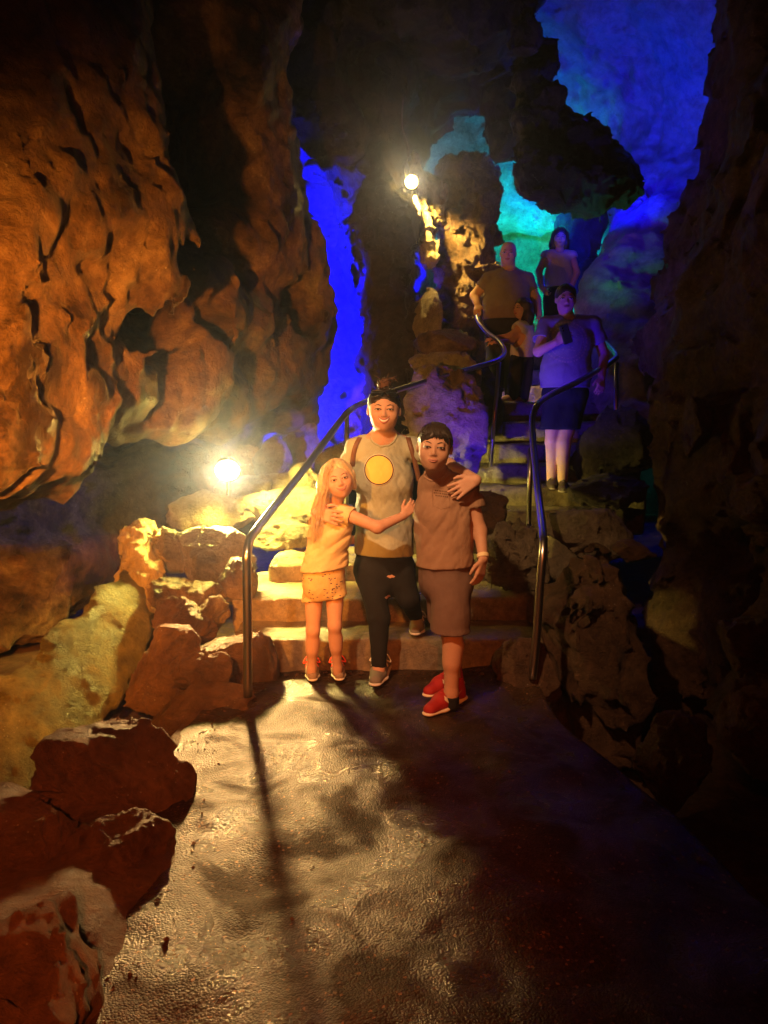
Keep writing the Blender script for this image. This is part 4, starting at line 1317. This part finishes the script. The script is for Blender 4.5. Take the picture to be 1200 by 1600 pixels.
    f.rough(lambda p: .003 * fbm((p - h.c) * np.array([150, 40, 40]), 3, 521), .02)
    h.ball(f, .0, -.12, .60, .19, .17, .13, .05)
    f.rough(lambda p: np.where((p - h.c) @ h.u > .48 * h.H, .012 * fbm(p * 75, 3, 523, True), 0), .03)
    hair = fobj('hair', f, M['hair_dark'], t)
    mb = MB(); g = np.random.RandomState(5)
    for i in range(70):
        a = g.uniform(0, 6.28); rr = g.uniform(.08, .2); dz = g.uniform(-.05, .1)
        mb.tube(smooth_path([h.p(rr * math.cos(a + q * 1.3) * (1 - .15 * q), -.12 + rr * .9 * math.sin(a + q * 1.3), .60 + dz + .05 * math.sin(q * 2 + a)) for q in range(4)], 4), .0035, 5)
    for i in range(10):
        a = g.uniform(-1, 1)
        mb.tube(smooth_path([h.p(a * .1, -.1, .66), h.p(a * .2, -.1, .76), h.p(a * .34, -.08, .74 + .08 * g.randn())], 4), .0016, 4)
    mb.build('hair_bun', M['hair_bun'], hair)
    for i, (a, y, w0, w1) in enumerate(((1, 0, 0, 0),)):
        mb = MB()
        for s in (-1,):
            strands(mb, [h.p(s * .33, .02, .15), h.p(s * .36, .03, -.1), h.p(s * .34, .02, -.4)], 6, .004, .0014, 7)
        mb.build('loose_strands', M['hair_dark'], hair)
    # sunglasses pushed up into the hair
    sg = thing('sunglasses', 'dark sunglasses pushed up on the woman\'s hair', 'sunglasses', h.p(0, .3, .36))
    gl = plain('dark_lens', (.01, .01, .012), .06, spec=.8)
    fr = plain('black_frame', (.012, .01, .01), .25)
    for s in (-1, 1):
        c = h.p(s * .165, .315, .365)
        f = Field(c - .055, c + .055, .003)
        Mr = np.stack([unit(h.r - h.f * s * .25), unit(h.f * .8 + h.u * .6 + h.r * s * .2), unit(h.u * .8 - h.f * .6)], 1)
        f.ball(c, (.145 * h.H, .03 * h.H, .095 * h.H), .004, Mr)
        fobj('lens', f, gl, sg)
        mb = MB(); mb.tube(smooth_path([h.p(s * .30, .28, .38), h.p(s * .36, .1, .28), h.p(s * .375, -.1, .12), h.p(s * .37, -.16, .02)], 5), .0035, 6)
        mb.build('temple', fr, sg)
    mb = MB(); mb.tube(smooth_path([h.p(-.3, .29, .42), h.p(-.16, .33, .445), h.p(0, .345, .42), h.p(.16, .33, .445), h.p(.3, .29, .42)], 5), .006, 6)
    mb.build('frame', fr, sg)
    # backpack
    bp = thing('backpack', 'small backpack with brown straps on the woman\'s shoulders', 'backpack', at(600, 800, 4.45))
    f = Field(at(600, 790, 4.5) - [.2, .15, .25], at(600, 790, 4.5) + [.2, .15, .25], .012)
    f.cone(at(600, 745, 4.47), at(600, 820, 4.47), .11, .12, .02, n, .6)
    fobj('bag', f, M['black_cloth'], bp)
    bvp = [[(562, 684, 0), (556, 696, 0), (552, 712, 0), (550, 730, 0)], [(638, 684, 0), (642, 698, 0), (647, 716, 0), (652, 738, 0), (655, 752, 0)]]
    for path in bvp:
        W = on_cloth(shirt, [(a[0], a[1]) for a in path], lambda x, y: at(x, y, 4.2), d)
        W = [q if q[1] < 4.4 else at(path[i][0], path[i][1], 4.25) for i, q in enumerate(W)]
        W = [W[0] + [0, .09, -.0]] + W
        pts = smooth_path(W, 5)
        V, Fc = [], []
        for q in pts:
            for s, o in ((-.014, 0), (-.012, -.004), (.012, -.004), (.014, 0)):
                V.append(q + [s, o - .002, 0])
        for i in range(len(pts) - 1):
            for k in range(3): Fc.append((i * 4 + k, i * 4 + k + 1, i * 4 + k + 5, i * 4 + k + 4))
        obj('strap', V, Fc, M['strap'], bp)
    gr, ws, wl_ = plain('grey_mesh_shoe', (.20, .18, .15), .7, bump=.4, bscale=500), plain('white_rubber', (.62, .58, .52), .6), plain('white_lace', (.6, .57, .5), .8)
    shoe(t, onz(602, 1042, .0) + Z * .008, onz(584, 1079, 0) + Z * .008, .098, gr, ws, wl_, .095)
    shoe(t, at(655, 984, 4.57) * [1, 1, 0] + Z * .19, at(648, 995, 4.33) * [1, 1, 0] + Z * .19, .088, gr, ws, wl_, .095)
woman()

# ================================================================== girl
def girl():
    t = thing('person', 'small blonde girl in yellow T-shirt and patterned shorts hugging the woman\'s waist', 'person', (at(507, 1050, 4.1)[0], 4.1, 0))
    h = Head(at(529, 748, 3.97), (.12, -1, .05), (-.24, 0.03, .97), .205)
    neck = at(519, 789, 4.06)
    s1, s2 = at(539, 802, 3.99), at(503, 801, 4.14)
    e1, w1 = at(590, 824, 3.92), at(630, 806, 3.99)
    e2, w2 = at(535, 845, 4.42), at(575, 842, 4.50)
    h1, h2 = at(491, 916, 4.1), at(523, 912, 4.1)
    k1, a1 = at(489, 985, 4.07), at(487, 1045, 4.11)
    k2, a2 = at(523, 978, 4.05), at(527, 1043, 4.11)
    n = unit([-.25, 1, 0])
    fine = [(h.c, .12), (at(638, 800, 4.02), .075)]
    f = Field((-.55, 3.7, -.02), (.3, 4.7, 1.32), .011, fine, .0046)
    skull(f, h, neck, .038, 1.1, 1)
    f.ball(at(517, 825, 4.08), (.105, .08, .13), .03)
    f.ball(at(510, 870, 4.09), (.10, .08, .10), .04)
    f.ball(at(506, 905, 4.10), (.115, .09, .08), .04)
    f.cone(s1, s2, .035, .035, .04)
    limb(f, [s1, e1, w1], [.036, .031, .022]); limb(f, [s2, e2, w2], [.036, .031, .022])
    hand(f, w1, (.62, .25, .62), (.3, -1, .1), (-.6, 0, .8), .135, .55, .1)
    limb(f, [h1, k1, a1, a1 - Z * .03], [.058, .036, .025, .025]); limb(f, [h2, k2, a2, a2 - Z * .03], [.058, .036, .025, .025])
    f.cone(k1 + (a1 - k1) * .3 + [0, .012, 0], k1 + (a1 - k1) * .5, .036, .030, .03); f.cone(k2 + (a2 - k2) * .3 + [0, .012, 0], k2 + (a2 - k2) * .5, .036, .030, .03)
    body = fobj('body', f, M['skin'], t)
    face(h, body, t, M['lip_child'], M['iris_brown'], M['brow_light'], .045, False, .8)
    f = Field((-.52, 3.75, .6), (-.02, 4.4, 1.15), .0058)
    f.ball(at(518, 822, 4.06), (.118, .095, .13), .03)
    f.cone(at(514, 845, 4.07), at(506, 893, 4.08), .115, .135, .04, n, .78)
    f.cone(s1, s2, .045, .045, .04)
    f.cone(neck - Z * .035, neck - Z * .005, .07, .045, .03)
    f.cone(s1, s1 + (e1 - s1) * .42, .050, .054, .02)
    f.rough(folds(531, .013, (4, 4, 14), .55), .035)
    f.rough(folds(533, .006, (6, 8, 24), .5), .035)
    f.cut(at(506, 893, 4.0), (.12, 0, -1))
    f.cone(s1 + (e1 - s1) * .50, s1 + (e1 - s1) * 1.1, .07, .07, .004, sub=True)
    f.cone(neck + [0, -.02, .06], neck + [0, -.02, -.002], .05, .043, .006, sub=True)
    fobj('shirt', f, M['yellow_tee'], t)
    f = Field((-.52, 3.85, .4), (-.1, 4.35, .85), .006)
    f.cone(at(507, 885, 4.09), at(506, 912, 4.09), .112, .122, .02, n, .82)
    for a, b, e in ((h1, k1, at(489, 945, 4.09)), (h2, k2, at(525, 940, 4.07))):
        f.cone(a, e, .060, .067, .006, n, .95)
    f.rough(folds(541, .006, (9, 8, 14), .5), .03)
    f.cut(at(490, 940, 4.05), (.16, 0, -1))
    fobj('shorts', f, M['floral'], t)
    # long fair hair
    f = Field(h.c - [.15, .16, .34], h.c + [.13, .15, .14], .0045)
    h.ball(f, 0, -.09, .14, .385, .42, .385, .03)
    h.ball(f, .03, .44, -.13, .305, .36, .43, .05, sub=True)
    f.cut(h.p(0, 0, -.35), -h.u, .02)
    pa = [h.p(-.27, .02, .2), h.p(-.37, .02, -.05), at(502, 785, 3.99), at(496, 815, 4.0), at(492, 840, 4.02)]
    for i in range(4):
        f.cone(pa[i], pa[i + 1], (.035, .038, .036, .027, .014)[i], (.035, .038, .036, .027, .014)[i + 1], .03, unit([.3, 1, 0]), .8)
    pb = [h.p(.27, -.05, .2), h.p(.34, -.03, 0), h.p(.33, -.06, -.3)]
    for i in range(2): f.cone(pb[i], pb[i + 1], .022, .018, .02)
    f.rough(lambda p: .006 * fbm((p - h.c) * np.array([110, 90, 9]), 3, 551), .02)
    hair = fobj('hair', f, M['hair_blond'], t)
    mb = MB()
    strands(mb, [h.p(-.16, .27, .36), h.p(-.30, .2, .15), h.p(-.38, .13, -.15), at(502, 780, 3.95), at(497, 812, 3.96), at(494, 842, 3.98)], 150, .016, .0013, 3, .009)
    strands(mb, [h.p(-.25, .0, .3), h.p(-.40, .0, .05), h.p(-.5, .02, -.2), at(496, 785, 3.99), at(491, 815, 4.0), at(488, 848, 4.02)], 130, .017, .0013, 4, .010)
    strands(mb, [h.p(.1, .27, .38), h.p(.27, .2, .2), h.p(.345, .12, -.03), h.p(.36, .06, -.22)], 30, .006, .0018, 6, .006)
    strands(mb, [h.p(-.05, .2, .46), h.p(-.2, .22, .33), h.p(-.31, .16, .12), h.p(-.36, .1, -.2)], 40, .008, .0019, 8, .006)
    mb.build('hair_strands', M['hair_blond'], hair)
    gm, sm, lm = plain('girl_shoe_mesh', (.28, .20, .14), .7, bump=.4, bscale=500), plain('girl_sole', (.66, .6, .5), .6), plain('coral_lace', (.85, .09, .04), .7)
    shoe(t, onz(486, 1046, 0) + Z * .006, onz(489, 1070, 0) + Z * .006, .076, gm, sm, lm, .082)
    shoe(t, onz(525, 1045, 0) + Z * .006, onz(531, 1069, 0) + Z * .006, .076, gm, sm, lm, .082)
girl()

# ================================================================== boy
def boy():
    t = thing('person', 'dark-haired boy in brown T-shirt and red trainers at the woman\'s side', 'person', (at(705, 1000, 3.7)[0], 3.7, 0))
    h = Head(at(679, 699, 3.71), (-.10, -1, .02), (.08, 0.02, 1), .232)
    neck = at(682, 735, 3.79)
    s1, s2 = at(731, 763, 3.82), at(671, 757, 3.85)
    e1, w1 = at(750, 830, 3.78), at(755, 873, 3.70)
    e2, w2 = at(672, 815, 4.12), at(640, 820, 4.50)
    h1, h2 = at(708, 900, 3.74), at(692, 897, 3.86)
    k1, a1 = at(707, 985, 3.66), at(705, 1082, 3.68)
    k2, a2 = at(702, 980, 3.84), at(710, 1066, 3.86)
    n = unit([.42, .9, 0])
    fine = [(h.c, .13), (at(750, 890, 3.68), .08)]
    f = Field((-.05, 3.4, -.02), (.7, 4.65, 1.6), .012, fine, .005)
    skull(f, h, neck, .050, 1.06, .3)
    f.ball(at(698, 800, 3.82), (.145, .10, .17), .03)
    f.ball(at(699, 850, 3.81), (.135, .105, .14), .04)
    f.ball(at(700, 890, 3.80), (.125, .10, .10), .04)
    f.cone(s1, s2, .042, .042, .04)
    limb(f, [s1, e1, w1], [.040, .034, .024]); limb(f, [s2, e2, w2], [.040, .034, .024])
    hand(f, w1, (-.22, -.15, -1), (.75, -.7, 0), (-.5, -.6, 0), .16, .28, .05)
    limb(f, [h1 + [0, .05, -.03], k1, a1, a1 - Z * .03], [.066, .050, .034, .034]); limb(f, [h2, k2, a2, a2 - Z * .03], [.078, .050, .034, .034])
    f.cone(k1 + (a1 - k1) * .25 + [.012, .012, 0], k1 + (a1 - k1) * .5, .048, .042, .03)
    body = fobj('body', f, M['skin_boy'], t)
    face(h, body, t, M['lip_child'], M['iris_brown'], M['hair_dark'], .012, False, .6)
    f = Field((.02, 3.5, .55), (.62, 4.2, 1.35), .0062)
    f.ball(at(694, 800, 3.82), (.148, .115, .185), .03)
    f.cone(at(694, 815, 3.815), at(695, 895, 3.80), .145, .157, .05, n, .82)
    f.cone(s1 + Z * .006, s2 + Z * .006, .054, .054, .05)
    for q in (s1, s2): f.cone(neck - Z * .035, q, .058, .052, .04)
    f.cone(s1, s1 + (e1 - s1) * .78, .058, .062, .015)
    f.rough(folds(561, .015, (11, 5, 4), -.6), .035)
    f.rough(folds(563, .006, (14, 8, 5), -.4), .035)
    f.cut(at(698, 891, 3.68), (.06, 0, -1))
    cutp = s1 + (e1 - s1) * .66
    f.cone(cutp + (e1 - s1) * .02, cutp + (e1 - s1) * .6, .072, .072, .003, sub=True)
    f.cone(neck + [-.012, -.03, .07], neck + [-.01, -.028, .004], .064, .058, .006, sub=True)
    sh = fobj('shirt', f, M['brown_tee'], t)
    collar(sh, M['brown_tee'], neck + np.array([-.01, -.03, .03]), [0, -.0, .1], .068, sh)
    dk = plain('pocket_print', (.13, .07, .04), .85)
    c = at(691, 775, 3.65); d = unit([.0, 1.0, 0])
    mb = MB(); g = np.random.RandomState(3)
    for row, (z, hw) in enumerate(((.012, .030), (.0, .036), (-.012, .028))):
        x = -hw
        while x < hw:
            wl = g.uniform(.004, .009)
            P = [(x, z + g.uniform(-.001, .001)), (x + wl, z + .001), (x + wl, z + .006), (x, z + .007)]
            W = on_cloth(sh, P, lambda a, b: c + np.array([a, 0, b - a * .1]), d)
            mb.add([q - d * .002 for q in W], [(0, 1, 2, 3)])
            x += wl + g.uniform(.002, .004)
    mb.build('pocket_print', dk, sh)
    W = on_cloth(sh, [(-.045, .03), (-.04, -.05), (0, -.065), (.04, -.055), (.04, .028), (0, .034), (-.045, .03)], lambda a, b: c + np.array([a, 0, b - .005]), d)
    mb = MB(); mb.tube([q - d * .0005 for q in W], .002, 5); mb.build('pocket_seam', M['brown_tee'], sh)
    f = Field((.08, 3.45, .3), (.55, 4.15, .85), .007)
    f.cone(at(694, 872, 3.80), at(696, 905, 3.80), .134, .142, .03, n, .8)
    f.ball(at(699, 912, 3.785), (.136, .122, .10), .02); f.cone(at(705, 925, 3.73), at(704, 990, 3.68), .094, .102, .03); f.cone(at(695, 930, 3.85), at(700, 985, 3.84), .092, .098, .03)
    f.rough(folds(571, .010, (6, 6, 5), .3), .03)
    f.cut(at(704, 994, 3.6), (-.03, 0, -1))
    so = fobj('shorts', f, M['brown_shorts'], t)
    # short dark hair with a fringe
    f = Field(h.c - [.13, .16, .12], h.c + [.13, .16, .16], .0045)
    h.ball(f, 0, -.08, .14, .365, .425, .385, .03)
    h.ball(f, .0, .47, -.17, .335, .36, .43, .05, sub=True)
    f.cut(h.p(0, 0, -.18), -h.u + h.f * .7, .01)
    f.rough(lambda p: .009 * fbm((p - h.c) * np.array([60, 50, 28]), 3, 581), .02)
    hair = fobj('hair', f, M['hair_dark'], t)
    mb = MB(); g = np.random.RandomState(9)
    hz = lambda x, y: .14 + .392 * math.sqrt(max(.02, 1 - (x / .37) ** 2 - ((y + .08) / .43) ** 2))
    for i in range(130):
        x = g.uniform(-.28, .28); sw = g.uniform(-.02, .08)
        mb.tube(smooth_path([h.p(x * .7 - .05, .0, hz(x * .7 - .05, .0)), h.p(x * .95, .2, hz(x * .95, .2)), h.p(x + sw, .355 - abs(x) * .4, .235 + g.uniform(-.06, .05))], 3), [.003, .003, .003, .0028, .0025, .002, .0008], 4)
    mb.build('fringe', M['hair_dark'], hair)
    f = Field(w1 - .06, w1 + .06, .003)
    dw = unit(w1 - e1)
    f.cone(w1 - dw * .022, w1 - dw * .006, .031, .030, .002)
    f.cut(w1 - dw * .004, dw, .002); f.cut(w1 - dw * .026, -dw, .002)
    fobj('wristband', f, plain('paper_wristband', (.75, .62, .35), .6), t)
    rd, ws, bl = plain('red_mesh_shoe', (.34, .012, .012), .6, bump=.4, bscale=450), plain('cream_rubber', (.7, .58, .42), .55), plain('red_lace', (.42, .02, .015), .7)
    shoe(t, onz(726, 1092, 0) + Z * .008, onz(662, 1127, 0) + Z * .008, .092, rd, ws, bl, .10, 1, False, sole_h=.032)
    shoe(t, onz(722, 1070, 0) + Z * .008, onz(662, 1096, 0) + Z * .008, .092, rd, ws, bl, .10, 1, False, sole_h=.032)
    for a in (a1, a2):
        f = Field(a - [.06, .06, .1], a + [.06, .06, .1], .005)
        f.cone(a - Z * .06, a - Z * .015, .040, .040, .004); f.cut(a - Z * .015, Z, .003)
        fobj('sock', f, M['black_cloth'], t)
boy()

# ================================================================== people further up the stairs
def simple(label, base, h, neck, nrm, sh, arms, hips, legs, chest, belly, skin, top, bottom, hairm, sleeve=.5, hem=None, hemn=(0, 0, -1), short=None, res=.011, wide=1.0, hands=(), collar=.06, seed=700, shoe_m=None, hairfn=None, hair_r=True, facekw=None, neckr=.055, arm_r=(.05, .042, .03), leg_r=(.09, .06, .04)):
    t = thing('person', label, 'person', base)
    pts = np.array([h.c] + list(sh) + [a for ar in arms for a in ar] + [a for l in legs for a in l])
    f = Field(pts.min(0) - .28, pts.max(0) + .28, res * 1.15, [(h.c, .14)], .0075)
    skull(f, h, neck, neckr, 1.0, .3)
    f.ball(chest[0], np.array(chest[1]) * .92, .03); f.ball(belly[0], np.array(belly[1]) * .92, .04)
    f.cone(sh[0], sh[1], .05, .05, .05)
    for s, ar in zip(sh, arms): limb(f, [s] + list(ar), arm_r)
    for w_, d, bk, sd, L, cu in hands: hand(f, w_, d, bk, sd, L, cu)
    for hp, lg in zip(hips, legs): limb(f, [hp] + list(lg), leg_r)
    body = fobj('body', f, skin, t)
    face(h, body, t, M['lip'], M['iris_brown'], M['hair_dark'], .01, False, .7)
    hz = hem if hem is not None else belly[0] - Z * .1
    lo = np.minimum(np.minimum(chest[0], belly[0]), np.minimum(sh[0], sh[1])) - .35
    hi = np.maximum(np.maximum(chest[0], belly[0]), np.maximum(sh[0], sh[1])) + .35
    f = Field(lo, hi, res * .85)
    f.ball(chest[0], np.array(chest[1]), .04)
    n = unit(nrm)
    f.cone(belly[0] + Z * .03, hz - Z * .03, belly[1][0], belly[1][0] * 1.02, .06, n, belly[1][1] / belly[1][0])
    f.ball(belly[0], belly[1], .04)
    f.cone(sh[0], sh[1], .062, .062, .06)
    for q in sh: f.cone(neck - Z * .03, q, .066, .062, .04)
    for s, ar in zip(sh, arms):
        if sleeve: f.cone(s, s + (ar[0] - s) * (sleeve + .15), .068, .074, .02)
    f.rough(folds(seed, .010, (5, 5, 8), .4), .04)
    f.cut(hz, hemn)
    if sleeve:
        for s, ar in zip(sh, arms):
            v = ar[0] - s
            f.cone(s + v * (sleeve + .18), s + v * (sleeve + .8), .085, .085, .004, sub=True)
    f.cone(neck + Z * .07 - n * .03, neck - n * .03 - Z * .005, .062, collar, .006, sub=True)
    shirt = fobj('shirt', f, top, t)
    f = Field(np.array([l for lg in legs for l in lg] + list(hips)).min(0) - .2, np.array([l for lg in legs for l in lg] + list(hips)).max(0) + .25, res)
    for hp, lg in zip(hips, legs):
        if short is not None:
            f.cone(hp, hp + (lg[0] - hp) * short, .105, .11, .03)
        else:
            limb(f, [hp, lg[0], lg[-1]], [leg_r[0] + .02, leg_r[1] + .025, leg_r[2] + .03], .02)
    f.ball((hips[0] + hips[1]) / 2 + Z * .05, (belly[1][0] * .95, belly[1][1] * .95, .13), .04)
    f.rough(folds(seed + 3, .008, (6, 6, 5)), .04)
    if short is not None: f.cut(hips[0] + (legs[0][0] - hips[0]) * short, (0, 0, -1))
    fobj('shorts' if short is not None else 'trousers', f, bottom, t)
    if hairm is not None:
        f = Field(h.c - [.17, .17, .5], h.c + [.17, .17, .17], .006)
        h.ball(f, 0, -.09, .16, .37, .43, .39, .03)
        h.ball(f, 0, .46, -.14, .32, .36, .42, .05, sub=True)
        f.cut(h.p(0, 0, -.2), -h.u + h.f * .6, .01)
        if hairfn: hairfn(f, h)
        f.rough(lambda p: .006 * fbm((p - h.c) * np.array([60, 50, 14]), 3, seed + 8), .02)
        fobj('hair', f, hairm, t)
    for lg in legs:
        a = np.asarray(lg[-1])
        d = unit(np.array([-n[0], -n[1], 0]))
        shoe(t, a * [1, 1, 0] + Z * (a[2] - .085) - d * .07, a * [1, 1, 0] + Z * (a[2] - .085) + d * .19, .09, shoe_m or M['dark_shoe'], M['dark_sole'], M['dark_sole'], .09, None, False)
    return t, shirt, body

M['dark_shoe'] = plain('dark_shoe', (.05, .03, .03), .6)
M['pink_shoe'] = plain('pink_shoe', (.5, .28, .28), .6)
M['dark_sole'] = plain('dark_sole', (.25, .2, .2), .6)

# young man with the phone
Ya = 6.45
hh = Head(at(884, 468, Ya - .05), (-.12, -1, -.05), (.03, 0, 1), .235)
el_, wl_ = at(841, 549, Ya - .12), at(869, 535, Ya - .30)
t, shirt, body = simple('young man in a blue-lit T-shirt holding a phone, halfway up the stairs', at(872, 760, Ya) * [1, 1, 0] + Z * .87, hh, at(887, 498, Ya + .01), (.12, 1, 0),
    (at(854, 507, Ya), at(926, 506, Ya)), ([el_, wl_], [at(944, 555, Ya + .03), at(940, 590, Ya - .12)]), (at(868, 622, Ya), at(897, 622, Ya)),
    ([at(863, 690, Ya - .08), at(862, 748, Ya)], [at(881, 692, Ya - .12), at(879, 752, Ya - .10)]),
    (at(889, 535, Ya), (.205, .135, .20)), (at(884, 580, Ya), (.205, .15, .18)), M['skin'], cloth('grey_tee', (.22, .21, .30)), cloth('navy_shorts', (.012, .012, .03)), M['hair_dark'],
    sleeve=.62, hem=at(882, 606, Ya), short=.72, seed=701, res=.0105, hands=((wl_, (.75, -.45, .45), (-.3, -1, 0), (0, .2, 1), .18, .75), (at(940, 590, Ya - .12), (-.2, -.5, -1), (.4, -1, 0), (-1, 0, 0), .18, .5)), leg_r=(.09, .058, .042))
c = at(890, 533, Ya - .2); d = np.array([0, 1.0, 0])
mb = MB(); g = np.random.RandomState(12)
for r, hgt in ((.155, .014), (.128, .008)):
    a = 0.0
    while a < 2 * math.pi:
        da = g.uniform(.07, .14)
        P = [(r * math.cos(a), r * math.sin(a)), (r * math.cos(a + da), r * math.sin(a + da)), ((r + hgt) * math.cos(a + da), (r + hgt) * math.sin(a + da)), ((r + hgt) * math.cos(a), (r + hgt) * math.sin(a))]
        W = on_cloth(shirt, P, lambda x, z: c + np.array([x, 0, z]), d)
        if max(q[1] for q in W) - min(q[1] for q in W) < .08:
            mb.add([q - d * .003 for q in W], [(0, 1, 2, 3)])
        a += da + g.uniform(.03, .09)
for k in range(26):
    x, z, s = g.uniform(-.08, .08), g.uniform(-.09, .06), g.uniform(.008, .02)
    W = on_cloth(shirt, [(x, z), (x + s, z), (x + s, z + s * .5), (x, z + s * .5)], lambda a, b: c + np.array([a, 0, b]), d)
    mb.add([q - d * .003 for q in W], [(0, 1, 2, 3)])
mb.build('shirt_print', plain('print_pale', (.34, .29, .33), .8), shirt)
ph = thing('phone', 'dark phone held up at the young man\'s chest', 'phone', at(884, 530, Ya - .38))
pc = at(884, 522, Ya - .40)
f = Field(pc - .11, pc + .11, .004)
f.ball(pc, .001, .001)
X, Y, Zz = f.ax[0][:, None, None] - pc[0], f.ax[1][None, :, None] - pc[1], f.ax[2][None, None, :] - pc[2]
ca, sa = math.cos(.35), math.sin(.35)
q = np.broadcast_arrays(np.abs(X * ca + Zz * sa) - .03, np.abs(Y + .15 * Zz) - .002, np.abs(-X * sa + Zz * ca) - .07)
f.F = (np.sqrt(sum(np.maximum(a, 0) ** 2 for a in q)) + np.minimum(np.maximum(np.maximum(q[0], q[1]), q[2]), 0) - .006).astype(np.float32)
fobj('case', f, plain('phone_black', (.015, .015, .02), .3), ph)
mb = MB()
for u, v in ((-.014, .05), (-.014, .03)):
    o = pc + np.array([u * ca - v * sa, -.0095 - .15 * v, u * sa + v * ca])
    mb.lathe(o, (0, -1, 0), [(0, .007), (.002, .007), (.002, 0)], 12)
mb.build('camera_lens', plain('lens_glass', (.01, .01, .01), .08, spec=.8), ph)

# man in the polo shirt
Yp = 7.95
hh = Head(at(794, 396, Yp - .03), (-.2, -1, -.1), (.05, 0, 1), .235)
wp = at(746, 476, 7.9)
simple('heavy bald man in a grey polo shirt with one hand on the rail', at(788, 620, Yp) * [1, 1, 0] + Z * 1.6, hh, at(795, 421, Yp + .02), (.15, 1, 0),
    (at(763, 436, Yp), at(824, 436, Yp)), ([at(742, 462, Yp + .05), wp], [at(838, 470, Yp), at(842, 492, Yp - .15)]), (at(776, 512, Yp), at(801, 512, Yp)),
    ([at(774, 565, Yp), at(773, 615, Yp)], [at(800, 565, Yp), at(800, 615, Yp)]),
    (at(793, 453, Yp), (.235, .16, .2)), (at(791, 480, Yp - .02), (.235, .2, .17)), M['skin'], cloth('grey_polo', (.22, .18, .17)), cloth('dark_jeans', (.03, .03, .035)), None,
    sleeve=.62, hem=at(790, 500, Yp), seed=711, res=.014, hands=((wp, (-.1, -.6, -.6), (-.3, -.5, .8), (1, 0, 0), .18, .7), (at(842, 492, Yp - .15), (.1, -.4, -1), (.7, -.6, 0), (-1, 0, 0), .18, .4)), neckr=.068, arm_r=(.06, .05, .034), leg_r=(.10, .07, .05))

# child at the rail
Yc = 7.75
hh = Head(at(815, 482, Yc - .02), (-.85, -.5, 0), (0, 0, 1), .20)
def long_hair(n, w=.09):
    def fn(f, h):
        for s in (-1, 1):
            f.cone(h.p(s * .25, -.16, .1), h.p(s * .27, -.2, -.35), .05, .055, .04)
            f.cone(h.p(s * .27, -.2, -.35), h.p(s * .24, -.2, -n), .055, .04, .04)
        f.cone(h.p(0, -.3, 0), h.p(0, -.28, -n), .07, .06, .04)
    return fn
w1_, w2_ = at(770, 528, Yc - .18), at(774, 534, Yc - .3)
simple('child with dark hair and a pale shirt reaching for the rail beside the polo-shirt man', at(810, 626, Yc) * [1, 1, 0] + Z * 1.6, hh, at(817, 504, Yc), (.85, .5, 0),
    (at(812, 513, Yc - .08), at(824, 513, Yc + .06)), ([at(795, 525, Yc - .13), w1_], [at(800, 533, Yc - .12), w2_]), (at(808, 566, Yc - .03), at(822, 566, Yc + .03)),
    ([at(804, 594, Yc - .05), at(800, 619, Yc - .03)], [at(820, 594, Yc), at(817, 621, Yc + .02)]),
    (at(818, 525, Yc), (.115, .10, .12)), (at(816, 545, Yc), (.115, .105, .11)), M['skin'], cloth('white_tee', (.6, .6, .62)), cloth('dark_leggings', (.02, .02, .03)), M['hair_dark'],
    sleeve=.45, hem=at(815, 559, Yc), seed=721, res=.0105, hands=((w1_, (-1, -.1, -.3), (0, -.3, 1), (0, -1, 0), .12, .6), (w2_, (-1, -.1, -.2), (0, -.3, 1), (0, -1, 0), .12, .6)), shoe_m=M['pink_shoe'], hairfn=long_hair(.75), neckr=.035, arm_r=(.034, .028, .02), leg_r=(.06, .045, .032))

# long-haired woman at the top
Yw = 9.6
hh = Head(at(875, 371, Yw - .03), (-.15, -1, -.15), (.05, 0, 1), .225)
simple('woman with long dark hair and a pale top at the head of the stairs', at(872, 540, Yw) * [1, 1, 0] + Z * 2.18, hh, at(874, 392, Yw + .02), (.2, 1, 0),
    (at(853, 401, Yw), at(893, 401, Yw)), ([at(842, 424, Yw), at(846, 449, Yw - .16)], [at(901, 426, Yw), at(892, 452, Yw - .16)]), (at(862, 468, Yw), at(882, 468, Yw)),
    ([at(861, 505, Yw), at(861, 548, Yw)], [at(882, 505, Yw), at(882, 548, Yw)]),
    (at(873, 415, Yw), (.165, .12, .15)), (at(872, 433, Yw), (.16, .13, .13)), M['skin'], cloth('pale_top', (.55, .47, .42)), M['black_cloth'], M['hair_dark'],
    sleeve=.25, hem=at(872, 449, Yw), seed=731, res=.014, hairfn=long_hair(1.15), hands=((at(846, 449, Yw - .16), (.5, -.3, -.6), (-.5, -1, 0), (1, 0, 0), .17, .6), (at(892, 452, Yw - .16), (-.5, -.3, -.6), (.5, -1, 0), (-1, 0, 0), .17, .6)))
# ------------------------------------------------------------------ thin haze added for the halo round the lamps
def haze():
    x0, x1, y0, y1, z0, z1 = -7.9, 9.1, -6.2, 17.4, -2.2, 8.6
    V = [(x, y, z) for x in (x0, x1) for y in (y0, y1) for z in (z0, z1)]
    Fc = [(0, 1, 3, 2), (4, 6, 7, 5), (0, 4, 5, 1), (2, 3, 7, 6), (0, 2, 6, 4), (1, 5, 7, 3)]
    m = bpy.data.materials.new('halo_haze')
    m.use_nodes = True
    nt = m.node_tree
    nt.nodes.remove(nt.nodes['Principled BSDF'])
    v = nt.nodes.new('ShaderNodeVolumePrincipled')
    v.inputs['Color'].default_value = (.85, .87, .9, 1)
    v.inputs['Density'].default_value = 0.0025
    v.inputs['Anisotropy'].default_value = 0.9
    nt.links.new(v.outputs[0], nt.nodes['Material Output'].inputs['Volume'])
    o = obj('haze', V, Fc, m, smooth=False)
    tag(o, 'thin haze added through the cave to give the lamps a halo', None, kind='stuff')
haze()
